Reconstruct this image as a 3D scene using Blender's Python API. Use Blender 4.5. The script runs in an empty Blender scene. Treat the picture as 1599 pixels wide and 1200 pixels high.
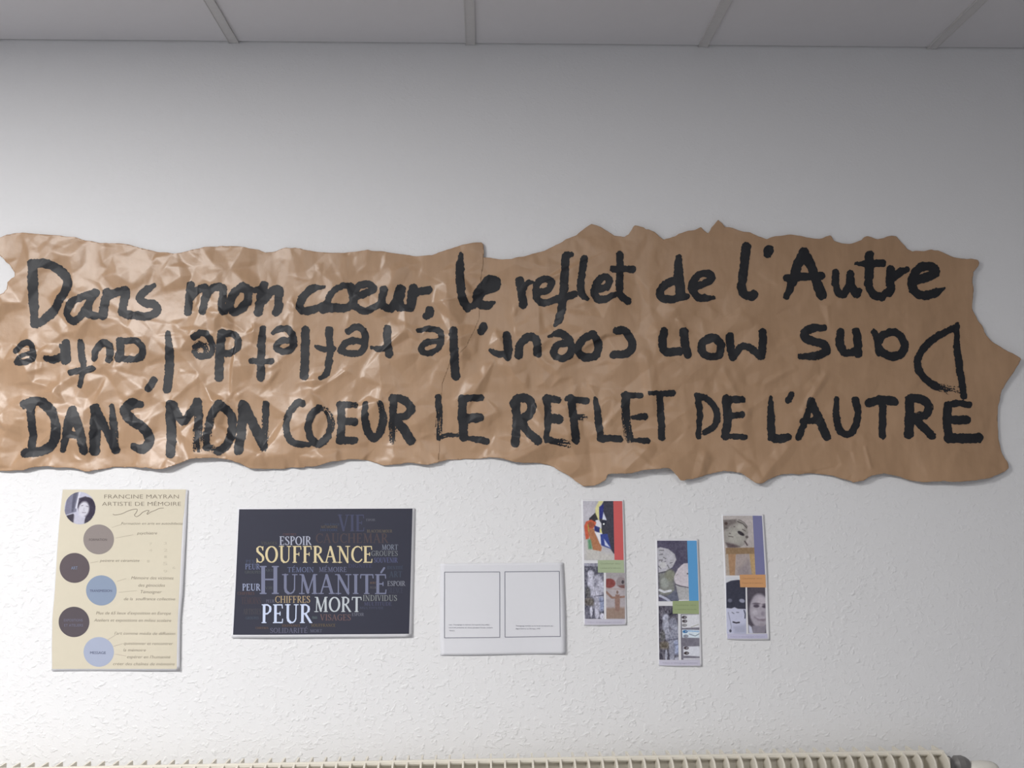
import bpy, math, random
import numpy as np
from mathutils.geometry import delaunay_2d_cdt
from mathutils import Vector, Matrix

scene = bpy.context.scene
COL = scene.collection
random.seed(5)
RNG = np.random.default_rng(11)
W, H = 1599, 1200

# ------------------------------------------------------------------ camera
PITCH, YAW, ROLL, FPX = 0.108668, 0.032047, -0.0081607, 1284.63
D = 2.0034                      # distance from the lens to the wall plane (m)
CAM_Z = 1.507
CEIL_Z = CAM_Z + 1.0926
_F = np.array([math.sin(YAW)*math.cos(PITCH), math.cos(YAW)*math.cos(PITCH), math.sin(PITCH)])
_R = np.cross(_F, [0, 0, 1]); _R /= np.linalg.norm(_R)
_U = np.cross(_R, _F)
_c, _s = math.cos(ROLL), math.sin(ROLL)
_R, _U = _c*_R + _s*_U, -_s*_R + _c*_U
cam_data = bpy.data.cameras.new('camera')
cam_data.sensor_fit = 'HORIZONTAL'
cam_data.sensor_width = 36.0
cam_data.lens = 36.0*FPX/W
cam_data.clip_start = 0.05
cam = bpy.data.objects.new('camera', cam_data)
COL.objects.link(cam)
M = Matrix(((_R[0], _U[0], -_F[0], 0), (_R[1], _U[1], -_F[1], 0), (_R[2], _U[2], -_F[2], CAM_Z), (0, 0, 0, 1)))
cam.matrix_world = M
scene.camera = cam

# ------------------------------------------------------------------ world, lights, exposure
world = bpy.data.worlds.new('world')
scene.world = world
world.use_nodes = True
world.node_tree.nodes['Background'].inputs[0].default_value = (0.8, 0.86, 1.0, 1)
world.node_tree.nodes['Background'].inputs[1].default_value = 0.02
scene.view_settings.view_transform = 'Standard'
scene.view_settings.look = 'None'
scene.view_settings.exposure = 0.06
scene.view_settings.gamma = 1.0
scene.view_settings.use_curve_mapping = False

BAR_X0, TILE = -0.635, 0.60
ROOM_L, ROOM_R = BAR_X0 - 5*TILE, BAR_X0 + 7*TILE
ROOM_B = D - 9*TILE
# ceiling luminaires: (tile column, tile row counted from the wall, watts)
LAMPS = [(-2, 3, 74.0), (-3, 3, 44.0), (1, 4, 20.0), (-3, 7, 6.0), (3, 7, 10.0)]  # second is split off the first to broaden it, third is added fill
LAMP_XY = []
for ci, ri, watts in LAMPS:
    lx = BAR_X0 + (ci + 0.5)*TILE
    ly = D - (ri + 0.5)*TILE
    LAMP_XY.append((lx, ly))
    ld = bpy.data.lights.new('panel_light', 'AREA')
    ld.shape = 'SQUARE'; ld.size = 0.5; ld.energy = watts
    ld.color = (1.0, 0.985, 0.97)
    lo = bpy.data.objects.new('panel_light', ld)
    lo.location = (lx, ly, CEIL_Z - 0.012)
    COL.objects.link(lo)

# ------------------------------------------------------------------ helpers
def P(px, py, lift=0.0, base=0.004):
    """picture pixel -> point on the plane 'lift' in front of the wall (arrays allowed)"""
    px = np.asarray(px, float); py = np.asarray(py, float)
    v = ((px-800)/FPX)[..., None]*_R - ((py-600)/FPX)[..., None]*_U + _F
    q = v/v[..., 1:2]*(D-base)
    q[..., 2] += CAM_Z
    q[..., 1] = D - lift
    return q

def lin(c):
    c = np.asarray(c, float)/255.0
    return np.where(c <= 0.04045, c/12.92, ((c+0.055)/1.055)**2.4)

def albedo(rgb, white):
    """albedo of a printed colour seen as rgb where white paper is seen as 'white'"""
    return np.clip(lin(rgb)/lin([white]*3)*0.86-0.013, 0.004, 0.9)

def mk_mesh(name, verts, faces, mat=None, parent=None, smooth=False, link=True):
    me = bpy.data.meshes.new(name)
    verts = np.asarray(verts, np.float32).reshape(-1, 3)
    if isinstance(faces, np.ndarray):
        nf, k = faces.shape
        me.vertices.add(len(verts)); me.vertices.foreach_set('co', verts.ravel())
        me.loops.add(nf*k); me.loops.foreach_set('vertex_index', faces.astype(np.int32).ravel())
        me.polygons.add(nf)
        me.polygons.foreach_set('loop_start', np.arange(nf, dtype=np.int32)*k)
        me.polygons.foreach_set('loop_total', np.full(nf, k, np.int32))
        me.update(calc_edges=True)
    else:
        me.from_pydata(verts.tolist(), [], [list(map(int, f)) for f in faces])
        me.update()
    me.validate()
    if smooth:
        me.polygons.foreach_set('use_smooth', np.ones(len(me.polygons), bool))
    if mat: me.materials.append(mat)
    if not link: return me
    ob = bpy.data.objects.new(name, me)
    COL.objects.link(ob)
    if parent: ob.parent = parent
    return ob

def box(x0, x1, y0, y1, z0, z1):
    v = [(x, y, z) for x in (x0, x1) for y in (y0, y1) for z in (z0, z1)]
    f = [(0, 1, 3, 2), (4, 6, 7, 5), (0, 4, 5, 1), (2, 3, 7, 6), (0, 2, 6, 4), (1, 5, 7, 3)]
    return v, f

def tag(o, label=None, cat=None, group=None, kind=None):
    if label: o['label'] = label
    if cat: o['category'] = cat
    if group: o['group'] = group
    if kind: o['kind'] = kind
    return o

def empty(name, loc):
    o = bpy.data.objects.new(name, None); o.empty_display_size = 0.05
    COL.objects.link(o); o.location = loc
    return o

def attach(child, par):
    child.parent = par
    child.matrix_parent_inverse = Matrix.Translation(-Vector(par.location))

# ---- 2-D value noise on arrays
class Noise:
    def __init__(s, seed): s.t = np.random.default_rng(seed).random((256, 256))
    def __call__(s, x, y):
        x = np.asarray(x, float); y = np.asarray(y, float)
        xi = np.floor(x).astype(int); yi = np.floor(y).astype(int)
        fx = x-xi; fy = y-yi; fx = fx*fx*(3-2*fx); fy = fy*fy*(3-2*fy)
        g = lambda a, b: s.t[a & 255, b & 255]
        return (g(xi, yi)*(1-fx)+g(xi+1, yi)*fx)*(1-fy)+(g(xi, yi+1)*(1-fx)+g(xi+1, yi+1)*fx)*fy
N1, N2, N3 = Noise(1), Noise(2), Noise(3)

# ---- marching squares: field > 0 is inside; returns points (n,2) and a list of faces
MS = {1: ['c0 e0 e3'], 2: ['e0 c1 e1'], 3: ['c0 c1 e1 e3'], 4: ['e1 c2 e2'], 5: ['c0 e0 e3', 'e1 c2 e2'], 6: ['e0 c1 c2 e2'],
      7: ['c0 c1 c2 e2 e3'], 8: ['e3 e2 c3'], 9: ['c0 e0 e2 c3'], 10: ['e0 c1 e1', 'e3 e2 c3'], 11: ['c0 c1 e1 e2 c3'],
      12: ['e3 e1 c2 c3'], 13: ['c0 e0 e1 c2 c3'], 14: ['e0 c1 c2 c3 e3'], 15: ['c0 c1 c2 c3']}
def march(F, xs, ys):
    ny, nx = F.shape
    ins = F > 0
    idx = np.arange(ny*nx).reshape(ny, nx)
    X, Y = np.meshgrid(xs, ys)
    with np.errstate(divide='ignore', invalid='ignore'):
        th = np.clip(np.nan_to_num(F[:, :-1]/(F[:, :-1]-F[:, 1:]), nan=0.5), 0.02, 0.98)
        tv = np.clip(np.nan_to_num(F[:-1]/(F[:-1]-F[1:]), nan=0.5), 0.02, 0.98)
    hx = X[:, :-1]+(X[:, 1:]-X[:, :-1])*th; hy = Y[:, :-1]
    vx = X[:-1]; vy = Y[:-1]+(Y[1:]-Y[:-1])*tv
    oh = ny*nx; ov = oh+ny*(nx-1)
    ih = oh+np.arange(ny*(nx-1)).reshape(ny, nx-1)
    iv = ov+np.arange((ny-1)*nx).reshape(ny-1, nx)
    allp = np.concatenate([np.stack([X.ravel(), Y.ravel()], 1), np.stack([hx.ravel(), hy.ravel()], 1), np.stack([vx.ravel(), vy.ravel()], 1)])
    T = {'c0': idx[:-1, :-1], 'c1': idx[:-1, 1:], 'c2': idx[1:, 1:], 'c3': idx[1:, :-1],
         'e0': ih[:-1], 'e1': iv[:, 1:], 'e2': ih[1:], 'e3': iv[:, :-1]}
    code = ins[:-1, :-1]*1+ins[:-1, 1:]*2+ins[1:, 1:]*4+ins[1:, :-1]*8
    groups = {}
    for c, polys in MS.items():
        m = code == c
        if not m.any(): continue
        for p in polys:
            k = p.split()
            groups.setdefault(len(k), []).append(np.stack([T[a][m] for a in k], 1))
    fs = [np.concatenate(v) for v in groups.values()]
    if not fs: return np.zeros((0, 2)), []
    flat = np.concatenate([f.ravel() for f in fs])
    u, inv = np.unique(flat, return_inverse=True)
    out = []; o = 0
    for f in fs:
        n = f.size; out.append(inv[o:o+n].reshape(f.shape)); o += n
    return allp[u], out

def mesh_groups(name, verts, groups, mat, parent=None, smooth=False):
    """mesh from several face arrays of different sizes"""
    me = bpy.data.meshes.new(name)
    # picture y runs downwards: (x right, y down) polygons face the camera when wound this way
    me.vertices.add(len(verts)); me.vertices.foreach_set('co', np.asarray(verts, np.float32).ravel())
    loops = np.concatenate([g[:, ::-1].ravel() for g in groups]).astype(np.int32)
    tot = np.concatenate([np.full(len(g), g.shape[1], np.int32) for g in groups])
    st = np.concatenate([[0], np.cumsum(tot)[:-1]]).astype(np.int32)
    me.loops.add(len(loops)); me.loops.foreach_set('vertex_index', loops)
    me.polygons.add(len(tot)); me.polygons.foreach_set('loop_start', st); me.polygons.foreach_set('loop_total', tot)
    me.update(calc_edges=True); me.validate()
    if smooth: me.polygons.foreach_set('use_smooth', np.ones(len(me.polygons), bool))
    me.materials.append(mat)
    ob = bpy.data.objects.new(name, me); COL.objects.link(ob)
    if parent: attach(ob, parent)
    return ob

# ------------------------------------------------------------------ materials
def new_mat(name):
    m = bpy.data.materials.new(name); m.use_nodes = True
    return m, m.node_tree.nodes, m.node_tree.links, m.node_tree.nodes['Principled BSDF']

def flat_mat(name, rgb, rough=0.6, spec=0.35, var=0.04, scale=80.0):
    m, n, l, b = new_mat(name)
    tc = n.new('ShaderNodeTexCoord'); nz = n.new('ShaderNodeTexNoise'); nz.inputs['Scale'].default_value = scale
    l.new(tc.outputs['Object'], nz.inputs['Vector'])
    mr = n.new('ShaderNodeMapRange'); mr.inputs[3].default_value = 1-var; mr.inputs[4].default_value = 1+var
    l.new(nz.outputs['Fac'], mr.inputs[0])
    mx = n.new('ShaderNodeMix'); mx.data_type = 'RGBA'; mx.blend_type = 'MULTIPLY'; mx.inputs[0].default_value = 1
    mx.inputs[6].default_value = (*rgb, 1)
    l.new(mr.outputs[0], mx.inputs[7]); l.new(mx.outputs[2], b.inputs['Base Color'])
    b.inputs['Roughness'].default_value = rough; b.inputs['Specular IOR Level'].default_value = spec
    return m

def wall_material():
    m, n, l, b = new_mat('roughcast_wallpaper')
    tc = n.new('ShaderNodeTexCoord')
    mp = n.new('ShaderNodeMapping'); mp.inputs['Rotation'].default_value = (0, 0.5, 0); mp.inputs['Scale'].default_value = (1, 1, 1.25)
    l.new(tc.outputs['Object'], mp.inputs[0])
    a = n.new('ShaderNodeTexNoise'); a.inputs['Scale'].default_value = 82; a.inputs['Detail'].default_value = 3; a.inputs['Distortion'].default_value = 0.3
    l.new(mp.outputs[0], a.inputs['Vector'])
    r = n.new('ShaderNodeValToRGB'); r.color_ramp.elements[0].position = 0.52; r.color_ramp.elements[1].position = 0.80
    l.new(a.outputs['Fac'], r.inputs[0])
    big = n.new('ShaderNodeTexNoise'); big.inputs['Scale'].default_value = 14; big.inputs['Detail'].default_value = 2
    l.new(tc.outputs['Object'], big.inputs['Vector'])
    # the roughcast fades to a smoother finish high on the wall
    sep = n.new('ShaderNodeSeparateXYZ'); l.new(tc.outputs['Object'], sep.inputs[0])
    mr = n.new('ShaderNodeMapRange'); mr.inputs[1].default_value = 2.2; mr.inputs[2].default_value = 1.3
    mr.inputs[3].default_value = 0.22; mr.inputs[4].default_value = 1.0
    l.new(sep.outputs['Z'], mr.inputs[0])
    f = n.new('ShaderNodeTexNoise'); f.inputs['Scale'].default_value = 230; f.inputs['Detail'].default_value = 2
    l.new(tc.outputs['Object'], f.inputs['Vector'])
    mrx = n.new('ShaderNodeMapRange'); mrx.inputs[1].default_value = 0.5; mrx.inputs[2].default_value = 1.4
    mrx.inputs[3].default_value = 1.0; mrx.inputs[4].default_value = 0.4
    l.new(sep.outputs['X'], mrx.inputs[0])
    mm = n.new('ShaderNodeMath'); mm.operation = 'MULTIPLY'; l.new(mr.outputs[0], mm.inputs[0]); l.new(mrx.outputs[0], mm.inputs[1])
    mul = n.new('ShaderNodeMath'); mul.operation = 'MULTIPLY'
    l.new(r.outputs[0], mul.inputs[0]); l.new(mm.outputs[0], mul.inputs[1])
    mul2 = n.new('ShaderNodeMath'); mul2.operation = 'MULTIPLY'
    l.new(mul.outputs[0], mul2.inputs[0]); l.new(big.outputs['Fac'], mul2.inputs[1])
    ad = n.new('ShaderNodeMath'); ad.operation = 'MULTIPLY_ADD'; ad.inputs[1].default_value = 0.10
    l.new(f.outputs['Fac'], ad.inputs[0]); l.new(mul2.outputs[0], ad.inputs[2])
    bp = n.new('ShaderNodeBump'); bp.inputs['Strength'].default_value = 0.7; bp.inputs['Distance'].default_value = 0.0036
    l.new(ad.outputs[0], bp.inputs['Height']); l.new(bp.outputs[0], b.inputs['Normal'])
    b.inputs['Base Color'].default_value = (0.80, 0.80, 0.805, 1)
    b.inputs['Roughness'].default_value = 0.75; b.inputs['Specular IOR Level'].default_value = 0.2
    return m

def kraft_material():
    m, n, l, b = new_mat('kraft_paper')
    tc = n.new('ShaderNodeTexCoord')
    mp = n.new('ShaderNodeMapping'); mp.inputs['Scale'].default_value = (60, 60, 14)
    l.new(tc.outputs['Object'], mp.inputs[0])
    a = n.new('ShaderNodeTexNoise'); a.inputs['Scale'].default_value = 1; a.inputs['Detail'].default_value = 4
    l.new(mp.outputs[0], a.inputs['Vector'])
    c = n.new('ShaderNodeValToRGB')
    c.color_ramp.elements[0].color = (0.40, 0.250, 0.145, 1); c.color_ramp.elements[1].color = (0.44, 0.278, 0.164, 1)
    c.color_ramp.elements[0].position = 0.3; c.color_ramp.elements[1].position = 0.7
    l.new(a.outputs['Fac'], c.inputs[0]); l.new(c.outputs[0], b.inputs['Base Color'])
    f = n.new('ShaderNodeTexNoise'); f.inputs['Scale'].default_value = 26; f.inputs['Detail'].default_value = 5
    l.new(tc.outputs['Object'], f.inputs['Vector'])
    bp = n.new('ShaderNodeBump'); bp.inputs['Strength'].default_value = 0.35; bp.inputs['Distance'].default_value = 0.003
    l.new(f.outputs['Fac'], bp.inputs['Height']); l.new(bp.outputs[0], b.inputs['Normal'])
    b.inputs['Roughness'].default_value = 0.36; b.inputs['Specular IOR Level'].default_value = 0.55
    return m

def paint_material():
    m, n, l, b = new_mat('black_brush_paint')
    tc = n.new('ShaderNodeTexCoord')
    a = n.new('ShaderNodeTexNoise'); a.inputs['Scale'].default_value = 55; a.inputs['Detail'].default_value = 3
    l.new(tc.outputs['Object'], a.inputs['Vector'])
    c = n.new('ShaderNodeValToRGB')
    c.color_ramp.elements[0].color = (0.010, 0.011, 0.014, 1); c.color_ramp.elements[1].color = (0.018, 0.019, 0.023, 1)
    l.new(a.outputs['Fac'], c.inputs[0]); l.new(c.outputs[0], b.inputs['Base Color'])
    bp = n.new('ShaderNodeBump'); bp.inputs['Strength'].default_value = 0.3; bp.inputs['Distance'].default_value = 0.001
    l.new(a.outputs['Fac'], bp.inputs['Height']); l.new(bp.outputs[0], b.inputs['Normal'])
    b.inputs['Roughness'].default_value = 0.48; b.inputs['Specular IOR Level'].default_value = 0.36
    return m

MAT_WALL = wall_material()
MAT_KRAFT = kraft_material()
MAT_PAINT = paint_material()
MAT_CEIL = flat_mat('ceiling_tile_white', (0.70, 0.685, 0.70), 0.9, 0.1, 0.015, 30)
MAT_BAR = flat_mat('ceiling_bar_grey', (0.60, 0.585, 0.58), 0.55, 0.3)
MAT_FLOOR = flat_mat('grey_linoleum', (0.25, 0.255, 0.27), 0.5, 0.4, 0.12, 12)
MAT_SIDE = flat_mat('side_wall_paint', (0.50, 0.505, 0.53), 0.8, 0.2)
MAT_RAD = flat_mat('cream_radiator_enamel', (0.72, 0.68, 0.59), 0.4, 0.5, 0.03, 20)
MAT_VALVE = flat_mat('dull_grey_metal', (0.17, 0.165, 0.16), 0.45, 0.5)
MAT_HEAD = flat_mat('cream_plastic', (0.70, 0.68, 0.62), 0.45, 0.4)
MAT_SHEET = flat_mat('white_paper', (0.80, 0.80, 0.83), 0.45, 0.4, 0.01)
MAT_SHEET_MATT = flat_mat('plain_white_paper', (0.73, 0.735, 0.77), 0.7, 0.25, 0.01)

# ------------------------------------------------------------------ the setting
def structure(name, vf, mat):
    o = mk_mesh(name, vf[0], vf[1], mat); o['kind'] = 'structure'; return o
structure('floor', box(ROOM_L-.1, ROOM_R+.1, ROOM_B-.1, D+.1, -.1, 0), MAT_FLOOR)
structure('wall_back', box(ROOM_L-.1, ROOM_R+.1, D, D+.1, 0, CEIL_Z+.25), MAT_WALL)
structure('wall_left', box(ROOM_L-.1, ROOM_L, ROOM_B, D, 0, CEIL_Z+.25), MAT_SIDE)
structure('wall_right', box(ROOM_R, ROOM_R+.1, ROOM_B, D, 0, CEIL_Z+.25), MAT_SIDE)
structure('wall_front', box(ROOM_L-.1, ROOM_R+.1, ROOM_B-.1, ROOM_B, 0, CEIL_Z+.25), MAT_SIDE)
ceiling = structure('ceiling', box(ROOM_L-.1, ROOM_R+.1, ROOM_B-.1, D+.1, CEIL_Z+.25, CEIL_Z+.35), MAT_CEIL)

lamp_cells = {(c, r) for c, r, _ in LAMPS}
g = 0.004
v, f = box(-TILE/2+g, TILE/2-g, -TILE/2+g, TILE/2-g, 0.004, 0.018)
tile_me = mk_mesh('ceiling_tile', v, f, MAT_CEIL, link=False)
for c in range(-5, 7):
    for r in range(9):
        if (c, r) in lamp_cells: continue
        t = bpy.data.objects.new('ceiling_tile', tile_me)
        t.location = (BAR_X0+(c+.5)*TILE, D-(r+.5)*TILE, CEIL_Z)
        COL.objects.link(t); t.parent = ceiling
def bar_mesh(name, L, along):
    # inverted T: a flange with a thin raised lip at both edges and a web
    vs, fs = [], []
    for (a0, a1, z0, z1) in ((-.012, .012, 0, .004), (-.0125, -.0105, -.0012, .004), (.0105, .0125, -.0012, .004), (-.001, .001, .004, .035)):
        vv, ff = box(a0, a1, -L/2, L/2, z0, z1) if along == 'y' else box(-L/2, L/2, a0, a1, z0, z1)
        fs += [tuple(i+len(vs) for i in q) for q in ff]; vs += vv
    return mk_mesh(name, vs, fs, MAT_BAR, link=False)
LY = D-ROOM_B
bm_y = bar_mesh('ceiling_bar', LY-.004, 'y')
for k in range(-4, 7):
    o = bpy.data.objects.new('ceiling_bar', bm_y); o.location = (BAR_X0+k*TILE, D-LY/2, CEIL_Z)
    COL.objects.link(o); o.parent = ceiling
bm_x = bar_mesh('ceiling_cross_bar', TILE-.027, 'x')
for k in range(1, 9):
    for c in range(-5, 7):
        o = bpy.data.objects.new('ceiling_cross_bar', bm_x); o.location = (BAR_X0+(c+.5)*TILE, D-k*TILE, CEIL_Z)
        COL.objects.link(o); o.parent = ceiling
# luminaires set into the ceiling grid
MAT_DIFF, _n, _l, _b = new_mat('lamp_diffuser')
_b.inputs['Base Color'].default_value = (0.9, 0.9, 0.88, 1)
_b.inputs['Emission Color'].default_value = (1, .97, .93, 1); _b.inputs['Emission Strength'].default_value = 3.0
WHERE = ['over the banner, nearest the kraft paper', 'added one tile further left to broaden the light of the first', 'added as unseen fill right of the camera near the banner', 'towards the back left of the room', 'towards the back right of the room']
for (lx, ly), wh in zip(LAMP_XY, WHERE):
    e = empty('ceiling_light', (lx, ly, CEIL_Z))
    tag(e, 'square recessed ceiling light panel '+wh, 'ceiling light', 'recessed ceiling light panels')
    v, f = box(-.27, .27, -.27, .27, .002, .012)
    mk_mesh('diffuser', v, f, MAT_DIFF, e)
    vs, fs = [], []
    for a in ((-.286, -.27, -.286, .286), (.27, .286, -.286, .286), (-.27, .27, -.286, -.27), (-.27, .27, .27, .286)):
        vv, ff = box(*a, 0, .03); fs += [tuple(i+len(vs) for i in q) for q in ff]; vs += vv
    mk_mesh('light_frame', vs, fs, MAT_BAR, e)

# ------------------------------------------------------------------ radiator
def radiator():
    back, line, front = 0.030, 0.075, 0.101
    ztop = float(P(775, 1177, back)[2])
    # true positions on the planes in front of the wall
    def Q(px, py, lift):
        v = ((px-800)/FPX)*_R-((py-600)/FPX)*_U+_F
        q = v/v[1]*(D-lift); return np.array([q[0], q[1], q[2]+CAM_Z])
    ztop = Q(775, 1177, back)[2]
    xr = Q(1456, 1166, back)[0]; xl = Q(9.7, 1190, back)[0]
    pitch = (xr-xl)/68
    zp = Q(775, 1184.3, line)[2]-.003
    zb = 0.14
    root = empty('radiator', (0, D-.06, zb))
    tag(root, 'cream white finned radiator under the posters with a thermostat valve', 'radiator')
    xs0 = xr-pitch*72
    # panel between the fins, top edge rolled over
    prof = [(line-.026, zb), (line-.026, zp-.014), (line-.012, zp-.010), (line-.012, zp-.003), (line-.010, zp-.0008), (line-.006, zp), (line-.002, zp-.0006), (line, zp-.002), (line, zp-.007), (line-.003, zp-.011), (line-.022, zp-.015), (line-.022, zb)]
    vs, fs = [], []
    for x in (xs0-.004, xr+.004):
        vs += [(x, D-a, z) for a, z in prof]
    n = len(prof)
    for i in range(n): fs.append((i, (i+1) % n, n+(i+1) % n, n+i))
    fs += [tuple(range(n)), tuple(range(2*n-1, n-1, -1))]
    o = mk_mesh('panel', vs, fs, MAT_RAD); attach(o, root)
    # fins
    pr = [(back, zb), (back, ztop-.002), (back+.002, ztop)]
    r1, r2 = .032, .024
    for a in np.linspace(0, math.pi/2, 9):
        pr.append((front-r1+r1*math.sin(a), ztop-r2+r2*math.cos(a)))
    pr.append((front, zb))
    n = len(pr); h = .0021
    vs = [(-h, -(a-.06), z) for a, z in pr]+[(h, -(a-.06), z) for a, z in pr]
    fs = [(i, (i+1) % n, n+(i+1) % n, n+i) for i in range(n)]+[tuple(range(n))[::-1], tuple(range(n, 2*n))]
    me = mk_mesh('fin', vs, fs, MAT_RAD, link=False)
    for k in range(73):
        o = bpy.data.objects.new('fin', me); COL.objects.link(o)
        o.parent = root; o.location = (xr-pitch*k, 0, -zb)
    # end header and valve
    def cyl(x0, x1, r0, r1, y, z, seg=28, name='x', mat=None, par=None, rings=None):
        vs, fs = [], []
        rings = rings or [(x0, r0), (x1, r1)]
        for (x, r) in rings:
            for i in range(seg):
                t = 2*math.pi*i/seg; vs.append((x, y+r*math.cos(t), z+r*math.sin(t)))
        for j in range(len(rings)-1):
            for i in range(seg):
                a = j*seg+i; b = j*seg+(i+1) % seg; fs.append((a, b, b+seg, a+seg))
        fs += [tuple(range(seg)), tuple(range(len(vs)-1, len(vs)-seg-1, -1))]
        o = mk_mesh(name, vs, fs, mat, smooth=False); attach(o, par); return o
    xe = xr+.0035
    v, f = box(xe, xe+.011, D-.078, D-.045, zb, ztop-.014)
    o = mk_mesh('end_header', v, f, MAT_RAD); attach(o, root)
    yv = D-.062
    xv = xe+.011
    zv = Q(1505, 1180.5, .062)[2]-.019
    valve = cyl(0, 0, 0, 0, yv, zv, name='valve', mat=MAT_VALVE, par=root,
                rings=[(xv-.001, .010), (xv+.001, .018), (xv+.008, .018), (xv+.011, .011), (xv+.016, .0135), (xv+.022, .019), (xv+.036, .019), (xv+.044, .016), (xv+.050, .012)])
    # drop pipe of the valve
    seg = 18; vs, fs = [], []
    for z in (zv-.005, zb-.02):
        for i in range(seg):
            t = 2*math.pi*i/seg; vs.append((xv+.028+.009*math.cos(t), yv+.009*math.sin(t), z))
    for i in range(seg): fs.append((i, (i+1) % seg, seg+(i+1) % seg, seg+i))
    fs += [tuple(range(seg)), tuple(range(2*seg-1, seg-1, -1))]
    o = mk_mesh('supply_pipe', vs, fs, MAT_VALVE); attach(o, root)
    zt = Q(1543, 1188.5, .062)[2]-.025
    hd = cyl(0, 0, 0, 0, yv-.0, zt, name='thermostat_head', mat=MAT_HEAD, par=root, seg=40,
             rings=[(xv+.048, .016), (xv+.052, .022), (xv+.062, .0245), (xv+.085, .025), (xv+.105, .023), (xv+.115, .018), (xv+.119, .009)])
    for p in hd.data.polygons: p.use_smooth = len(p.vertices) == 4
    tag(valve, 'dull grey metal valve body at the right end')
    # floor feet so that it does not hang in the air
    for x in (xr-.25, xr-1.6):
        v, f = box(x-.02, x+.02, D-.085, D-.04, 0, zb+.005); o = mk_mesh('foot', v, f, MAT_RAD); attach(o, root)
radiator()

# ------------------------------------------------------------------ kraft paper banner
TOP_L = [(-16,377),(0,371),(6,368),(12,366),(27,364),(45,364),(60,365),(90,368),(115,370),(130,374),(150,378),(170,380.5),(190,380),(205,383),(225,389),(250,393.5),(270,395.5),(283,394.5),(300,390),(312,388),(320,386),(345,384),(360,384),(375,385),(400,390),(415,393.5),(425,393),(435,390),(448,387),(462,387),(480,391),(500,394.5),(525,395),(550,394),(575,391),(600,392.5),(625,396.5),(650,399.5),(675,399),(700,390),(725,382.5),(740,379.5),(752,378),(755,381)]
SEAM = [(755,381),(756,398),(755,410),(753,425),(751,450),(748,500),(730,540),(702,570),(691,600),(687,660),(686.5,723)]
BOT_L = [(686.5,723),(670,726.5),(655,725),(637,722.5),(625,725),(612,727),(600,727),(590,724),(575,720),(560,718),(545,718),(525,721),(512,724),(500,727.5),(475,730.5),(440,732),(400,732.5),(393,732),(375,724),(358,718),(340,716),(322,715),(307,716),(293,720),(282,725),(260,732),(245,733),(230,731),(200,730),(175,730.5),(150,734),(142,737),(135,736),(125,733),(110,731),(90,730),(78,727.5),(65,729),(50,731.5),(35,734.5),(20,736),(0,735.5),(-16,733)]
LEFT = [(-12,690),(-16,600),(-11,540),(-15,480),(-6,463),(0,462),(8,458),(12,452),(12,441),(18,437),(25,433),(25,427),(20,420),(16,414),(10,409),(4,402),(0,398),(-8,392),(-13,385)]
TOP_R = [(757,402),(775,404),(787,405),(800,405),(812,402),(825,399),(842,394),(855,390),(868,383),(875,380),(888,373),(900,367.5),(908,360),(915,355),(924,350.5),(930,352),(937,355),(950,361),(955,366),(960,369),(975,369.5),(982,366),(985,362),(988,357),(991,353),(998,354),(1005,356),(1009,359),(1013,358.5),(1022,363),(1030,370),(1037,375.5),(1044,373),(1050,371),(1060,366),(1070,362.5),(1085,360),(1092,356),(1095,354.5),(1100,360),(1104,364),(1107,365),(1111,356),(1116,350),(1122,344),(1128,348),(1133,354),(1140,355),(1152,360),(1162,362.5),(1172,364),(1180,367.5),(1190,371),(1197,373.5),(1205,370.5),(1212,369),(1225,367.5),(1235,366),(1248,369),(1262,371),(1275,373),(1284,372),(1290,369.5),(1297,368),(1300,372),(1303,376),(1310,378),(1320,380.5),(1330,380.5),(1337,379),(1347,375),(1350,371),(1355,368.5),(1365,371),(1372,373),(1380,372),(1386,369.5),(1394,368.5),(1401,369),(1406,375),(1411,381),(1418,389),(1426,393),(1440,391.5),(1456,390),(1466,391.5),(1474,395),(1484,399),(1494,402.5),(1505,404),(1519,404.5),(1526,407),(1528,411),(1526,417),(1519,426),(1518,440),(1519.5,455),(1518,475),(1519,483),(1522,491),(1528,502),(1534,510),(1537,518),(1541,525),(1547,532),(1554,538),(1566,546),(1576,551),(1586,556),(1593,561),(1588,570),(1580,583),(1569,600),(1564,610),(1561,622),(1559,640),(1558,658),(1559,685),(1563,705),(1568,716),(1572,723),(1573,731),(1566,737),(1558,740.5),(1548,745),(1539,748),(1528,749.5),(1519,751),(1494,752.5),(1470,752),(1449,752.5),(1436,753),(1424,751),(1412,748),(1404,745),(1390,742),(1379,740),(1368,741),(1359,743),(1350,748),(1346,750.5),(1338,753),(1331,754),(1328,751.5),(1324,750.5),(1312,747),(1304,744),(1290,741),(1274,740),(1260,740),(1249,740.5),(1234,740),(1220,741.5),(1210,745),(1200,749),(1192,754),(1186,756),(1180,755),(1175,752.5),(1168,747),(1162,742.5),(1153,738.5),(1145,736.5),(1132,736),(1120,738),(1107,741),(1095,744.5),(1082,748),(1072,749),(1066,751),(1061,750.5),(1057,745),(1052,738),(1045,732),(1035,731.5),(1025,732.5),(1012,733.5),(1000,736),(985,740),(970,740),(955,740),(949,741),(945,750),(936,756),(927,759.5),(912,760),(903,754),(895,748),(884,741),(875,736),(866,730),(855,726.5),(840,724),(822,723.5),(805,722.5),(792,719),(784,716),(777,714.5),(765,714.5),(750,716),(725,717),(700,718.5),(676,725)]
LEFT_POLY = TOP_L+SEAM[1:]+BOT_L[1:]+LEFT
RIGHT_POLY = TOP_R+[(664,726),(668,660),(672,600),(684,565),(712,532),(728,500),(732,450),(735,410),(745,396)]

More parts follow.
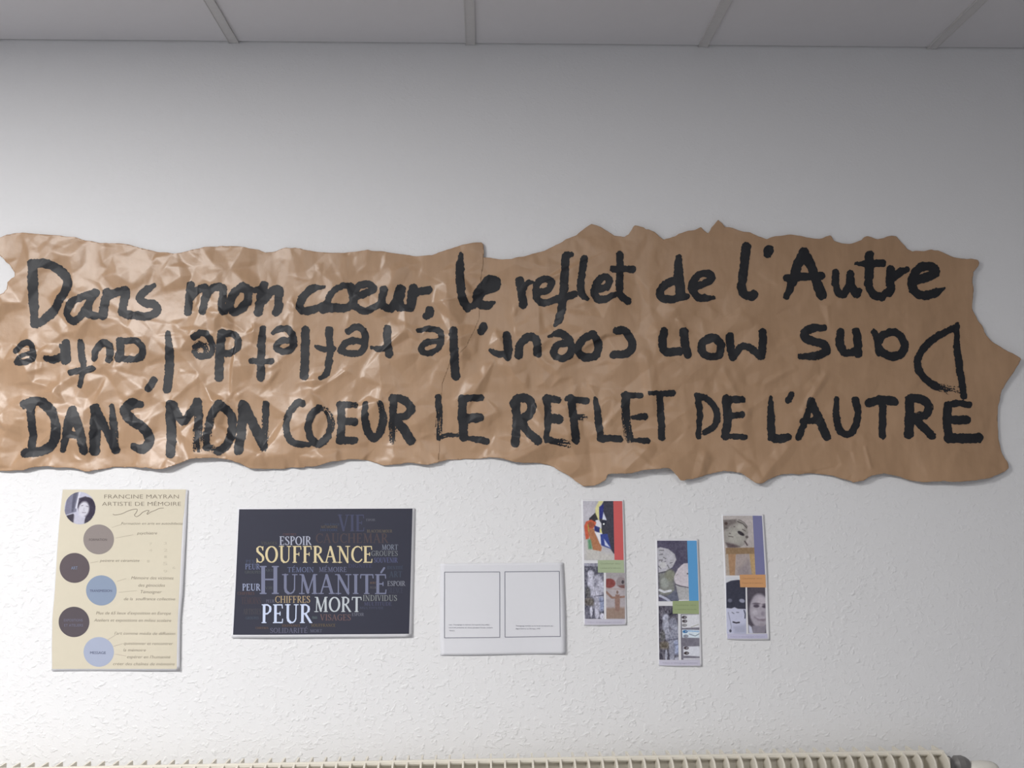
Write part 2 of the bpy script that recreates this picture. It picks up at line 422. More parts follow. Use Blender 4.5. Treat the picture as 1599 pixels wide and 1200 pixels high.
def poly_sdf(X, Y, poly):
    """signed distance, positive inside"""
    p = np.array(poly, float); q = np.roll(p, -1, 0)
    d2 = np.full(X.shape, 1e9); ins = np.zeros(X.shape, bool)
    for (ax, ay), (bx, by) in zip(p, q):
        ex, ey = bx-ax, by-ay
        t = np.clip(((X-ax)*ex+(Y-ay)*ey)/max(ex*ex+ey*ey, 1e-9), 0, 1)
        d2 = np.minimum(d2, (X-ax-t*ex)**2+(Y-ay-t*ey)**2)
        c = ((ay > Y) != (by > Y))
        if ey != 0: ins ^= c & (X < ex*(Y-ay)/ey+ax)
    return np.where(ins, 1, -1)*np.sqrt(d2)

def facets(X, Y, spacing, seed, aniso=(1, 1), rot=0.0, power=1.0):
    """piecewise linear random surface over a Delaunay triangulation (creased paper), on a regular grid"""
    rng = np.random.default_rng(seed)
    ca, sa = math.cos(rot), math.sin(rot)
    x0, x1, y0, y1 = X.min()-3*spacing, X.max()+3*spacing, Y.min()-3*spacing, Y.max()+3*spacing
    sx, sy = spacing*aniso[0], spacing*aniso[1]
    # jittered points in the rotated frame
    R = max(x1-x0, y1-y0)
    cx, cy = (x0+x1)/2, (y0+y1)/2
    us = np.arange(-R, R, sx); vs = np.arange(-R, R, sy)
    U, V = np.meshgrid(us, vs)
    U = U+rng.uniform(-.48, .48, U.shape)*sx; V = V+rng.uniform(-.48, .48, V.shape)*sy
    PX = cx+U*ca-V*sa; PY = cy+U*sa+V*ca
    k = (PX > x0) & (PX < x1) & (PY > y0) & (PY < y1)
    px, py = PX[k], PY[k]
    h = rng.uniform(-1, 1, len(px)); h = np.sign(h)*np.abs(h)**power
    vv, _, ff, ov, _, _ = delaunay_2d_cdt([Vector((a, b)) for a, b in zip(px, py)], [], [], 0, 1e-6)
    hh = np.array([h[o[0]] if o else 0 for o in ov]); vv = np.array([(a.x, a.y) for a in vv])
    xs = X[0]; ys = Y[:, 0]; dx = xs[1]-xs[0]; dy = ys[1]-ys[0]
    out = np.zeros(X.shape)
    for t in ff:
        a, b, c = vv[t[0]], vv[t[1]], vv[t[2]]
        i0 = max(0, int(math.floor((min(a[0], b[0], c[0])-xs[0])/dx))); i1 = min(len(xs), int(math.ceil((max(a[0], b[0], c[0])-xs[0])/dx))+1)
        j0 = max(0, int(math.floor((min(a[1], b[1], c[1])-ys[0])/dy))); j1 = min(len(ys), int(math.ceil((max(a[1], b[1], c[1])-ys[0])/dy))+1)
        if i0 >= i1 or j0 >= j1: continue
        gx, gy = X[j0:j1, i0:i1], Y[j0:j1, i0:i1]
        den = (b[1]-c[1])*(a[0]-c[0])+(c[0]-b[0])*(a[1]-c[1])
        if abs(den) < 1e-9: continue
        l1 = ((b[1]-c[1])*(gx-c[0])+(c[0]-b[0])*(gy-c[1]))/den
        l2 = ((c[1]-a[1])*(gx-c[0])+(a[0]-c[0])*(gy-c[1]))/den
        l3 = 1-l1-l2
        m = (l1 >= -1e-6) & (l2 >= -1e-6) & (l3 >= -1e-6)
        z = l1*hh[t[0]]+l2*hh[t[1]]+l3*hh[t[2]]
        out[j0:j1, i0:i1][m] = z[m]
    return out

def blur(A, n):
    for _ in range(n):
        A = np.pad(A, 1, mode='edge')
        A = (A[:-2, 1:-1]+A[2:, 1:-1]+A[1:-1, :-2]+A[1:-1, 2:]+2*A[1:-1, 1:-1])/6
    return A

BS = 2.0
bxs = np.arange(-24, 1604+BS, BS); bys = np.arange(334, 772+BS, BS)
BX, BY = np.meshgrid(bxs, bys)
def smooth01(t): t = np.clip(t, 0, 1); return t*t*(3-2*t)
# how crumpled the paper is: hard on the left and in the middle rows, calmer to the right and along the top
crush = 1.0-0.62*smooth01((BX-660)/480.0)
crush *= 0.50+0.50*smooth01((BY-400)/90.0)
crush *= 1.0-0.35*smooth01((BX-1150)/300.0)
lift = np.zeros(BX.shape)
lift += 0.0080*facets(BX, BY, 62, 21, (1.5, .8), -0.45)*crush
lift += 0.0074*facets(BX, BY, 34, 22, (1.2, .9), -0.7)*crush
lift += 0.0036*facets(BX, BY, 17, 23)*crush*(0.25+1.1*N1(BX/70., BY/50.))
lift += 0.0020*facets(BX, BY, 105, 24, (1.3, .7), 0.5)*(0.5+0.5*crush)
lift += 0.0040*(N2(BX/130.+3, BY/110.)-.5)+0.0016*(N3(BX/45., BY/60.)-.5)
# hollow long folds on the calm right half
for (ax, ay, bx_, by_, hh, wd) in [(1132,582,1168,650,.0022,9),(1256,640,1290,585,.0022,8),(1020,640,1010,560,.0030,14),(950,660,985,620,.002,8),(1180,760,1230,700,.003,14),(1090,745,1100,715,.003,12),(975,735,1010,700,.004,16),(1195,600,1240,575,.0015,7),(1352,700,1358,730,.0015,4),(1170,640,1200,620,.0015,8),(1060,500,1075,520,.0018,6),(845,560,870,580,.0025,9),(820,610,845,650,.0025,9),(1260,520,1210,545,.0013,8)]:
    ex, ey = bx_-ax, by_-ay; L2 = ex*ex+ey*ey
    t = np.clip(((BX-ax)*ex+(BY-ay)*ey)/L2, 0, 1)
    d = np.sqrt((BX-ax-t*ex)**2+(BY-ay-t*ey)**2)
    lift += hh*np.clip(1-d/wd, 0, 1)
q0 = np.percentile(lift, 8)
lift = lift-q0
lift = np.where(lift < 0.002, 0.002*np.exp((lift-0.002)/0.004), lift)+0.002
# lower edge stands off the wall where the photo shows it casting a soft shadow
for (cx, cy, rx, ry, hh) in [(1025,745,70,45,.022),(300,728,80,30,.014),(1500,760,110,40,.012),(655,728,40,25,.010),(60,735,60,25,.010),(135,738,30,20,.008),(1186,758,30,30,.010),(1350,752,40,25,.008),(765,392,40,22,.004),(1530,420,30,50,.006),(1590,560,60,60,.008)]:
    lift += hh*np.exp(-((BX-cx)/rx)**2-((BY-cy)/ry)**2)
lift = np.maximum(lift, 0.0015)
BANNER_BASE = float(lift[(BX > 0) & (BY > 390) & (BY < 730)].mean())

def sample(A, px, py):
    fx = np.clip((np.asarray(px)-bxs[0])/BS, 0, len(bxs)-1.001); fy = np.clip((np.asarray(py)-bys[0])/BS, 0, len(bys)-1.001)
    i = fx.astype(int); j = fy.astype(int); u = fx-i; v = fy-j
    return (A[j, i]*(1-u)+A[j, i+1]*u)*(1-v)+(A[j+1, i]*(1-u)+A[j+1, i+1]*u)*v

torn = 0.9*(N1(BX/5., BY/5.)-.5)+1.6*(N2(BX/13., BY/13.)-.5)
FL = poly_sdf(BX, BY, LEFT_POLY)
FR = poly_sdf(BX, BY, RIGHT_POLY)
# the left sheet lies over the right one along the seam
over = smooth01((BX-640)/60.)*smooth01((FL+6)/8.)*(0.45+0.55*smooth01((470-BY)/60.))
liftL = lift+0.0010*over
liftR = lift
banner = empty('banner', (0.07, D, float(P(790, 560)[2])))
tag(banner, 'long torn brown kraft paper banner hand-painted with black brush lettering', 'banner')
def paper(name, F, L):
    pts, groups = march(F+torn, bxs, bys)
    v = P(pts[:, 0], pts[:, 1], 0, BANNER_BASE)
    v[:, 1] = D-sample(L, pts[:, 0], pts[:, 1])
    o = mesh_groups(name, v, groups, MAT_KRAFT, banner, smooth=True)
    s = o.modifiers.new('thickness', 'SOLIDIFY'); s.thickness = 0.00035; s.offset = -1
    return o
pl = paper('paper_sheet', FL, liftL)
tag(pl, 'left kraft sheet, heavily crumpled and glossy')
pr_ = paper('paper_sheet', FR, liftR)
tag(pr_, 'right kraft sheet, smoother and darker with a jagged outline')

# ---- brush strokes
def catmull(pts, n=7):
    p = np.array([q[:2] for q in pts], float); w = np.array([q[2] for q in pts], float)
    if len(p) == 2:
        t = np.linspace(0, 1, n)[:, None]; return p[0]*(1-t)+p[1]*t, (w[0]*(1-t)+w[1]*t)[:, 0]
    pp = np.vstack([2*p[0]-p[1], p, 2*p[-1]-p[-2]]); out = []; ow = []
    for i in range(1, len(pp)-2):
        a, b, c, d = pp[i-1], pp[i], pp[i+1], pp[i+2]
        for t in np.linspace(0, 1, n, endpoint=False):
            out.append(.5*((2*b)+(c-a)*t+(2*a-5*b+4*c-d)*t*t+(3*b-a-3*c+d)*t**3))
            ow.append(w[i-1]*(1-t)+w[i]*t)
    out.append(p[-1]); ow.append(w[-1])
    return np.array(out), np.array(ow)

def stroke_field(strokes, xs, ys, rough, dry, seed):
    X, Y = np.meshgrid(xs, ys); F = np.full(X.shape, -9.0)
    for si, (pts, sdry) in enumerate(strokes):
        c, w = catmull(pts)
        best = np.full(X.shape, 1e9); bs = np.zeros(X.shape); bt = np.zeros(X.shape); acc = 0.0
        val = np.full(X.shape, -9.0)
        for i in range(len(c)-1):
            e = c[i+1]-c[i]; L = math.hypot(*e)
            if L < 1e-6: continue
            t = np.clip(((X-c[i][0])*e[0]+(Y-c[i][1])*e[1])/(L*L), 0, 1)
            dx = X-c[i][0]-t*e[0]; dy = Y-c[i][1]-t*e[1]; d = np.hypot(dx, dy)
            v = (w[i]*(1-t)+w[i+1]*t)/2-d
            m = v > val
            val = np.where(m, v, val); bs = np.where(m, acc+t*L, bs)
            bt = np.where(m, (dx*e[1]-dy*e[0])/L, bt); acc += L
        dd = dry+sdry
        if dd > 0:
            st = N3(bt*1.3+seed*7.1+si*3, bs/16.0+seed)*0.6+N1(X*.9+seed, Y*.9)*0.4
            tail = 0.35+0.65*np.clip(bs/max(acc, 1e-6), 0, 1)
            # bristle streaks eat holes into the stroke
            val = np.where(val > 0, val-np.maximum(0, st-(1-dd*tail*0.92))*26, val)
        F = np.maximum(F, val)
    F = F+rough*((N2(X/2.3+seed, Y/2.3)-.5)*1.5+(N1(X/6.+seed, Y/6.)-.5)*1.6)
    return F

CR = {'A': (0, 340), 'B': (200, 340), 'C': (400, 340), 'E': (700, 340), 'F': (1000, 340), 'G': (1199, 340),
      'a': (0, 490), 'b': (200, 490), 'c': (400, 490), 'e': (700, 490), 'f': (1000, 490), 'g': (1199, 490)}
# every letter: (crop, dryness, [(width, points, extra dryness, end widths)])
def S(w, *pts, dry=0.0, w0=None, w1=None):
    n = len(pts); ws = [w]*n
    if w0 is not None: ws[0] = w0
    if w1 is not None: ws[-1] = w1
    return ([(x, y, q) for (x, y), q in zip(pts, ws)], dry)
LET = [
 # ---- first line
 ('A', 0, S(50,(212,290),(207,400),(207,520),(213,665),w1=42), S(50,(205,292),(270,288),(335,305),(395,350),(420,410),(400,480),(350,560),(290,620),(225,670),w1=36)),
 ('A', 0, S(40,(600,468),(530,490),(470,520),(432,575),(428,620),(465,648),(510,620),(550,560),(580,490)), S(44,(588,468),(560,545),(562,600),(600,618))),
 ('A', 0, S(46,(668,465),(655,540),(650,615)), S(44,(655,505),(700,475),(770,455),(785,462),(768,540),(765,590),(800,610))),
 ('A', 0, S(44,(965,420),(905,455),(872,500),(900,530),(960,540),(978,575),(945,608),(880,615),(790,602),w0=22)),
 ('B', 0, S(44,(392,418),(382,500),(372,590)), S(40,(390,505),(430,455),(485,438),(490,470),(478,530),(466,585)), S(44,(478,510),(530,448),(590,438),(600,480),(588,540),(600,585))),
 ('B', 0, S(44,(742,440),(690,455),(648,510),(640,560),(668,588),(715,560),(750,515),(752,455),(722,432))),
 ('B', 0, S(46,(848,420),(835,480),(820,550),(812,592)), S(28,(745,440),(790,455),(840,430)), S(44,(850,512),(890,462),(942,447),(938,510),(940,560),(925,590))),
 ('C', 0, S(42,(428,432),(350,445),(295,490),(272,545),(292,580),(350,575),(430,545),w0=16)),
 ('C', 0, S(46,(410,570),(470,562),(560,562),(600,540)), S(34,(440,550),(460,490),(510,440),(570,425),(600,450)), S(46,(590,430),(608,480),(605,545)), ),
 ('C', 0, S(40,(625,492),(690,470),(735,442),(700,415),(645,425),(608,480),(620,550),(675,580),(730,565),(770,545))),
 ('C', 0, S(44,(800,448),(788,500),(795,550),(840,565),(875,520),(895,450)), S(50,(905,445),(895,510),(900,560))),
 ('C', 0, S(50,(980,440),(975,500),(965,560)), S(40,(975,490),(1020,462),(1080,450)), S(40,(890,560),(960,560))),
 ('C', 0, S(46,(1085,575),(1082,600),(1062,618),w1=38)),
 ('E', 0, S(46,(82,232),(75,330),(80,440),(92,510),(120,562),w0=26), S(36,(110,560),(150,552),(190,525))),
 ('E', 0, S(48,(180,530),(205,470),(255,440),(295,430),(300,395),(262,385),(222,420),(185,480),(190,530),(240,548),(290,528),w1=16)),
 ('E', 0, S(46,(450,392),(460,470),(470,540)), S(30,(470,450),(498,410),(532,402),w1=14)),
 ('E', 0, S(38,(570,468),(630,448),(645,402),(600,385),(560,412),(548,475),(580,528),(640,525),(700,500))),
 ('E', 0, S(44,(770,230),(735,245),(728,340),(722,440),(712,560),(695,630),(675,670),w0=28,w1=24), S(36,(640,525),(720,500),(795,480))),
 ('E', 0, S(40,(850,258),(838,340),(828,420),(838,480),(868,508),w1=22)),
 ('E', 0, S(40,(930,448),(990,435),(1005,395),(978,370),(935,400),(912,460),(935,508),(985,508),(1050,478),w1=26)),
 ('E', 0, S(40,(1072,232),(1075,340),(1070,440),(1085,495),(1125,520)), S(36,(1030,322),(1155,322))),
 ('F', 0, S(52,(240,248),(240,340),(248,430),(258,490),(295,492),w0=34,w1=30), S(44,(225,395),(170,410),(128,455),(135,500),(190,512),(250,498))),
 ('F', 0, S(40,(340,430),(400,412),(448,380),(430,352),(380,352),(335,395),(322,445),(352,490),(400,502),(460,498),w1=20)),
 ('F', 0, S(48,(662,182),(655,260),(645,340),(635,430),(650,475),(685,492),(712,480))),
 ('F', 0, S(56,(802,205),(795,228),w1=46)),
 ('F', 0, S(50,(1020,218),(980,300),(950,400),(912,495),w1=34), S(52,(1020,218),(1060,290),(1100,400),(1135,485)), S(44,(915,380),(1020,370),(1130,365))),
 ('F', 0, S(40,(1218,345),(1218,410),(1235,468),(1270,478),(1300,430),(1310,350)), S(44,(1310,360),(1315,420),(1345,478),(1368,458),w1=30)),
 ('G', 0, S(46,(638,232),(635,330),(633,430),(665,480),(715,497)), S(40,(550,288),(635,290),(720,283),w0=20)),
 ('G', 0, S(46,(768,325),(765,400),(772,440),(755,470)), S(38,(715,492),(765,455)), S(42,(790,370),(830,340),(872,325),w1=32)),
 ('G', 0, S(48,(915,395),(990,372),(1050,345),(1020,305),(950,315),(910,375),(905,430),(945,480),(1010,482),(1060,465),(1108,440),w1=10)),
 # ---- second line, upside down
 ('A', .12, S(32,(102,832),(140,788),(190,785),(206,830),(200,885),(155,903),(108,905)), S(26,(105,905),(130,870),(190,845))),
 ('A', .25, S(36,(292,880),(330,888),(385,868)), S(48,(408,782),(408,840),(408,890)), S(12,(372,790),(382,850),w1=8)),
 ('A', .12, S(34,(500,775),(507,860),(520,940),(498,1052),w1=26), S(36,(442,965),(510,955),(580,945))),
 ('A', .25, S(38,(590,878),(600,822),(640,785),(678,795),(688,840),(686,888))),
 ('A', .22, S(44,(752,772),(752,830),(745,882)), S(36,(750,775),(840,768),(888,800),(895,850),(850,885),(745,882))),
 ('A', 0, S(46,(1050,720),(1060,830),(1055,960),(1040,1070),w0=28)),
 ('A', 0, S(40,(958,1015),(928,1068),w1=34)),
 ('B', .55, S(36,(418,748),(470,722),(515,760),(526,820),(500,858),(445,865),(415,830),(440,795),(475,800),(490,830))),
 ('B', .1, S(46,(588,720),(572,850),(566,1000)), S(36,(590,730),(655,728),(688,765),(678,820),(640,845),(608,850))),
 ('B', .1, S(44,(840,692),(832,800),(828,1000),w0=34), S(32,(768,893),(830,900),(895,895))),
 ('B', .25, S(36,(905,718),(950,695),(1005,700),(1035,755),(1025,812),(970,835),(928,812),(955,772),(1020,765),w0=22)),
 ('C', .05, S(46,(308,700),(305,850),(298,990))),
 ('C', .08, S(36,(455,700),(460,800),(455,900),(440,975),(402,1003),w0=42,w1=22), S(34,(375,805),(420,822),(480,818),w0=20)),
 ('C', .22, S(36,(575,708),(622,682),(668,702),(682,770),(660,835),(600,845),(532,832),(555,788),(600,768),(680,775))),
 ('C', .15, S(42,(820,692),(822,770),(832,855)), S(34,(722,808),(770,822),(830,812),w0=20)),
 ('C', .05, S(34,(1015,705),(1085,695),(1148,712),(1158,770),(1130,825),(1060,845),(1032,820),(1062,782),(1150,770),w0=22)),
 ('C', .05, S(46,(1235,708),(1238,850),(1248,990))),
 ('C', 0, S(46,(1422,680),(1405,712),w1=40)),
 ('E', .2, S(48,(368,735),(375,810),(372,868)), S(38,(265,828),(310,852),(370,850),w0=22)),
 ('E', .03, S(44,(440,862),(452,795),(502,745),(550,765),(560,848))),
 ('E', .05, S(40,(628,745),(690,722),(740,745),(768,800),(760,855),(712,880),(662,852),(680,800),(740,785),w0=14)),
 ('E', .18, S(42,(900,732),(842,765),(812,830),(858,872),(920,862),(942,800),(912,738))),
 ('E', .05, S(42,(1052,708),(1102,706),(1142,760),(1145,820),(1100,855),(1035,858))),
 ('F', .12, S(46,(148,712),(138,790),(162,838),(245,835)), S(48,(275,712),(280,790),(295,855))),
 ('F', .08, S(44,(450,752),(392,782),(388,838),(430,868),(488,860),(505,800),(472,757),(430,755))),
 ('F', .03, S(46,(560,745),(565,810),(580,868)), S(40,(580,868),(640,805),(700,825),(750,868)), S(46,(765,720),(762,790),(755,865))),
 ('F', .1, S(48,(1150,688),(1065,695),(1028,730),(1065,770),(1140,790),(1162,830),(1110,860),(1000,868),w0=34,w1=30)),
 ('F', .03, S(44,(1250,715),(1248,790),(1280,845),(1345,838)), S(46,(1350,712),(1358,790),(1362,852))),
 ('G', .08, S(36,(668,718),(688,780),(700,840),w1=48), S(42,(690,780),(730,730),(800,718),(852,780),(838,845),(780,868),(700,842))),
 ('G', .1, S(40,(1185,682),(1060,742),(962,830),(932,920),(972,1000),(1050,1055),w0=34), S(46,(1040,1050),(1120,1075),(1200,1085),dry=0.7,w1=34), S(38,(1183,665),(1183,830),(1203,960),(1222,1118),w0=22,w1=34)),
 # ---- third line, capitals
 ('a', .15, S(50,(160,568),(215,548),(280,562),(340,620),(364,700),(358,780),(310,840),(230,868),(160,870)), S(46,(202,590),(210,700),(205,860))),
 ('a', .28, S(44,(455,608),(435,720),(402,850),w1=34), S(44,(460,600),(500,700),(532,860)), S(38,(425,755),(510,760))),
 ('a', .2, S(52,(595,592),(595,720),(592,860)), S(46,(600,590),(650,700),(722,850)), S(46,(700,575),(712,700),(724,840),dry=.3,w0=24)),
 ('a', .12, S(54,(878,565),(822,562),(785,610),(830,670),(905,720),(935,790),(900,845),(835,832),w0=36,w1=40)),
 ('a', .25, S(54,(1062,572),(1068,700),(1072,872)), S(44,(1080,572),(1115,640),(1150,672),(1190,620),(1228,560)), S(50,(1232,552),(1242,700),(1245,840),dry=.4)),
 ('a', .12, S(44,(1370,570),(1325,640),(1308,740),(1305,825),dry=.45), S(46,(1375,565),(1440,630),(1448,740),(1425,820),(1372,862)), S(40,(1300,835),(1350,845),dry=.6)),
 ('b', .12, S(50,(715,568),(710,700),(700,855)), S(50,(722,572),(780,690),(850,830)), S(38,(862,562),(855,690),(850,850),dry=.55)),
 ('b', .08, S(38,(1092,562),(1060,560),(1012,620),(992,700),(1012,780),(1060,815),(1135,818),w1=28)),
 ('b', .15, S(40,(1195,590),(1148,640),(1132,720),(1160,795),(1205,815),(1250,770)), S(34,(1250,775),(1272,690),(1245,615),(1195,590),dry=.6)),
 ('c', .18, S(44,(530,572),(535,690),(527,795)), S(36,(522,568),(620,572),dry=.3), S(42,(545,672),(618,678)), S(40,(525,792),(615,792))),
 ('c', .1, S(42,(685,560),(682,650),(700,740),(735,780),(780,730),(795,640),(775,555),dry=.35,w0=30,w1=26)),
 ('c', .12, S(42,(858,535),(858,650),(855,790),dry=.55), S(42,(852,525),(925,540),(972,598),(930,640),(872,655),w0=34), S(50,(872,655),(920,720),(970,795))),
 ('c', .35, S(36,(1137,522),(1145,620),(1140,770),dry=.4), S(24,(1140,778),(1200,758),(1290,765),dry=.3)),
 ('e', .05, S(48,(90,535),(90,640),(100,770)), S(36,(85,530),(205,525)), S(50,(110,655),(195,650)), S(38,(105,775),(180,785),(240,798),w0=18)),
 ('e', .05, S(46,(425,570),(430,680),(420,812)), S(46,(408,560),(445,528),(500,532),(525,580),(500,635),(440,660)), S(46,(452,665),(500,740),(560,795))),
 ('e', .3, S(38,(618,528),(625,660),(612,795),w1=28), S(36,(612,528),(690,538)), S(48,(632,655),(695,660)), S(36,(625,790),(750,815),dry=.35)),
 ('e', .15, S(44,(768,530),(785,660),(798,792)), S(34,(745,532),(865,545)), S(32,(790,650),(850,650),dry=.5)),
 ('e', .22, S(38,(920,532),(935,640),(950,775),w0=24), S(38,(952,785),(1010,778),(1070,785))),
 ('e', .12, S(46,(1107,512),(1110,640),(1130,780),dry=.5), S(34,(1100,510),(1198,515)), S(40,(1150,650),(1225,645),w0=20), S(38,(1150,790),(1240,795),w0=20)),
 ('e', .1, S(34,(1258,498),(1405,500),w0=22), S(38,(1320,510),(1330,640),(1332,775))),
 ('f', .05, S(34,(355,512),(375,620),(365,770),w1=28), S(34,(362,512),(430,542),(482,620),(468,700),(408,740))),
 ('f', .05, S(46,(540,530),(545,650),(535,765)), S(38,(540,532),(640,537)), S(36,(550,640),(635,632)), S(32,(530,762),(655,770))),
 ('f', .03, S(42,(820,520),(820,640),(822,770),w0=20), S(46,(825,775),(870,782),(922,772))),
 ('f', .03, S(32,(948,505),(930,540),w1=38)),
 ('f', .2, S(36,(1070,545),(1040,650),(992,775)), S(46,(1075,545),(1120,660),(1168,770),w0=34), S(34,(1015,672),(1115,668))),
 ('f', .15, S(40,(1228,530),(1228,640),(1252,730),(1308,752),(1350,700),(1365,620),(1345,540),w0=26)),
 ('g', .03, S(48,(635,558),(710,538),(790,550)), S(38,(720,575),(720,680),(718,765))),
 ('g', .2, S(50,(885,535),(885,640),(880,755)), S(46,(885,530),(955,535),(1000,575),(985,630),(905,650),dry=.25), S(46,(905,650),(960,700),(1022,765))),
 ('g', .08, S(46,(1120,590),(1115,680),(1128,775)), S(36,(1115,570),(1200,560),(1250,570)), S(46,(1135,665),(1238,665)), S(52,(1125,778),(1200,782),(1315,778))),
]
STEP = 0.8
for li, item in enumerate(LET):
    cr, dry, strokes = item[0], item[1], item[2:]
    ox, oy = CR[cr]
    st = [([(ox+x/4., oy+y/4., w/4.*1.19) for x, y, w in pts], sd) for pts, sd in strokes]
    allp = np.array([(x, y, w) for pts, _ in st for x, y, w in pts])
    m = allp[:, 2].max()/2+4
    xs = np.arange(allp[:, 0].min()-m, allp[:, 0].max()+m, STEP); ys = np.arange(allp[:, 1].min()-m, allp[:, 1].max()+m, STEP)
    F = stroke_field(st, xs, ys, 1.05, dry*0.9, li*1.7)
    pts, groups = march(F, xs, ys)
    if not groups: continue
    v = P(pts[:, 0], pts[:, 1], 0, BANNER_BASE)
    onL = sample(FL, pts[:, 0], pts[:, 1])
    top = np.where(onL > -1.5, sample(liftL, pts[:, 0], pts[:, 1]), sample(liftR, pts[:, 0], pts[:, 1]))
    v[:, 1] = D-(top+0.0005+0.00015*(li % 3))
    mesh_groups('painted_letter', v, groups, MAT_PAINT, banner, smooth=True)


# ------------------------------------------------------------------ printed sheets
FONT_CACHE = {}
class Sheet:
    """a paper sheet hanging on the wall: left and right edges as picture polylines top to bottom"""
    def __init__(s, name, label, cat, left, right, mat, curl, white, group=None):
        s.left = np.array(left, float); s.right = np.array(right, float); s.curl = curl; s.white = white
        cx = (s.left[:, 0].mean()+s.right[:, 0].mean())/2; cy = (s.left[:, 1].mean()+s.right[:, 1].mean())/2
        p = P(cx, cy); s.root = empty(name, (float(p[0]), D, float(p[2])))
        tag(s.root, label, cat, group)
        nu, nv = 28, 36
        U, V = np.meshgrid(np.linspace(0, 1, nu), np.linspace(0, 1, nv))
        lx, ly = s.edge(s.left, V); rx, ry = s.edge(s.right, V)
        X = lx*(1-U)+rx*U; Y = ly*(1-U)+ry*U
        v = P(X, Y).reshape(-1, 3); v[:, 1] = D-s.lift(X.ravel(), Y.ravel())
        o = mesh_groups('paper_sheet', v, [grid_faces(nu, nv)], mat, s.root, smooth=True)
        m = o.modifiers.new('thickness', 'SOLIDIFY'); m.thickness = 0.00025; m.offset = -1
    def edge(s, e, V):
        t = (e[:, 1]-e[0, 1])/(e[-1, 1]-e[0, 1])
        return np.interp(V, t, e[:, 0]), np.interp(V, t, e[:, 1])
    def uv(s, X, Y):
        v = (Y-(s.left[0, 1]+s.right[0, 1])/2)/((s.left[-1, 1]+s.right[-1, 1])/2-(s.left[0, 1]+s.right[0, 1])/2)
        lx, _ = s.edge(s.left, v); rx, _ = s.edge(s.right, v)
        return (X-lx)/(rx-lx), v
    def lift(s, X, Y):
        u, v = s.uv(X, Y); return s.curl(u, v)
    def put(s, pts, h):
        pts = np.asarray(pts, float); v = P(pts[:, 0], pts[:, 1]); v[:, 1] = D-s.lift(pts[:, 0], pts[:, 1])-h
        return v
    def patch(s, name, corners, rgb, h=.0003, n=(16, 16), mat=None, label=None, parent=None):
        c = np.array(corners, float); U, V = np.meshgrid(np.linspace(0, 1, n[0]), np.linspace(0, 1, n[1]))
        g = (c[0]*(1-U[..., None])+c[1]*U[..., None])*(1-V[..., None])+(c[3]*(1-U[..., None])+c[2]*U[..., None])*V[..., None]
        o = mesh_groups(name, s.put(g.reshape(-1, 2), h), [grid_faces(*n)], mat or print_mat(rgb, s.white), parent or s.root, smooth=True)
        if label: o['label'] = label
        return o
    def disc(s, name, cx, cy, rx, ry, rgb, h=.0005, label=None):
        pts = [(cx, cy)]; seg = 56; rings = 4
        for k in range(1, rings+1):
            for i in range(seg):
                t = 2*math.pi*i/seg; pts.append((cx+rx*k/rings*math.cos(t), cy+ry*k/rings*math.sin(t)))
        tri = np.array([(0, 1+i, 1+(i+1) % seg) for i in range(seg)])
        q = np.array([(1+k*seg+i, 1+(k+1)*seg+i, 1+(k+1)*seg+(i+1) % seg, 1+k*seg+(i+1) % seg) for k in range(rings-1) for i in range(seg)])
        o = mesh_groups(name, s.put(pts, h), [tri, q], print_mat(rgb, s.white), s.root, smooth=True)
        if label: o['label'] = label
        return o
    def lines(s, name, polys, w, rgb, h=.0007):
        """thin printed lines from polylines"""
        V, Fc = [], []
        for pl in polys:
            p = np.array(pl, float)
            for a, b in zip(p[:-1], p[1:]):
                d = b-a; L = math.hypot(*d); n = np.array([-d[1], d[0]])/L*w/2; k = max(2, int(L/12)+1)
                b0 = len(V)
                for i in range(k):
                    q = a+d*i/(k-1); V += [q+n, q-n]
                Fc += [(b0+2*i, b0+2*i+1, b0+2*i+3, b0+2*i+2) for i in range(k-1)]
        f = np.array(Fc)
        return mesh_groups(name, s.put(V, h), [f[:, ::-1]], print_mat(rgb, s.white), s.root)
    def text(s, name, items, rgb, h=.0007, shear=0.0, parent=None, bold=0.0):
        """items: (string, x0, x1, baseline y, cap height[, slope])"""
        if len(items) > 1:
            return [s.text(name, [it], rgb, h, shear, parent, bold) for it in items][0]
        V, Fc = [], []; off = 0
        for it in items:
            st, x0, x1, by, ch = it[:5]; slope = it[5] if len(it) > 5 else 0.0
            vv, ff = glyphs(st, shear, bold)
            mnx, mxx = vv[:, 0].min(), vv[:, 0].max()
            sx = (x1-x0)/(mxx-mnx); X = x0+(vv[:, 0]-mnx)*sx; Y = by+(X-x0)*slope-vv[:, 1]/0.69*ch
            V.append(np.stack([X, Y], 1)); Fc += [tuple(i+off for i in f) for f in ff]; off += len(vv)
        V = np.concatenate(V)
        me = bpy.data.meshes.new(name); me.from_pydata(s.put(V, h).tolist(), [], Fc); me.update()
        me.materials.append(print_mat(rgb, s.white))
        o = bpy.data.objects.new(name, me); COL.objects.link(o); attach(o, parent or s.root)
        return o
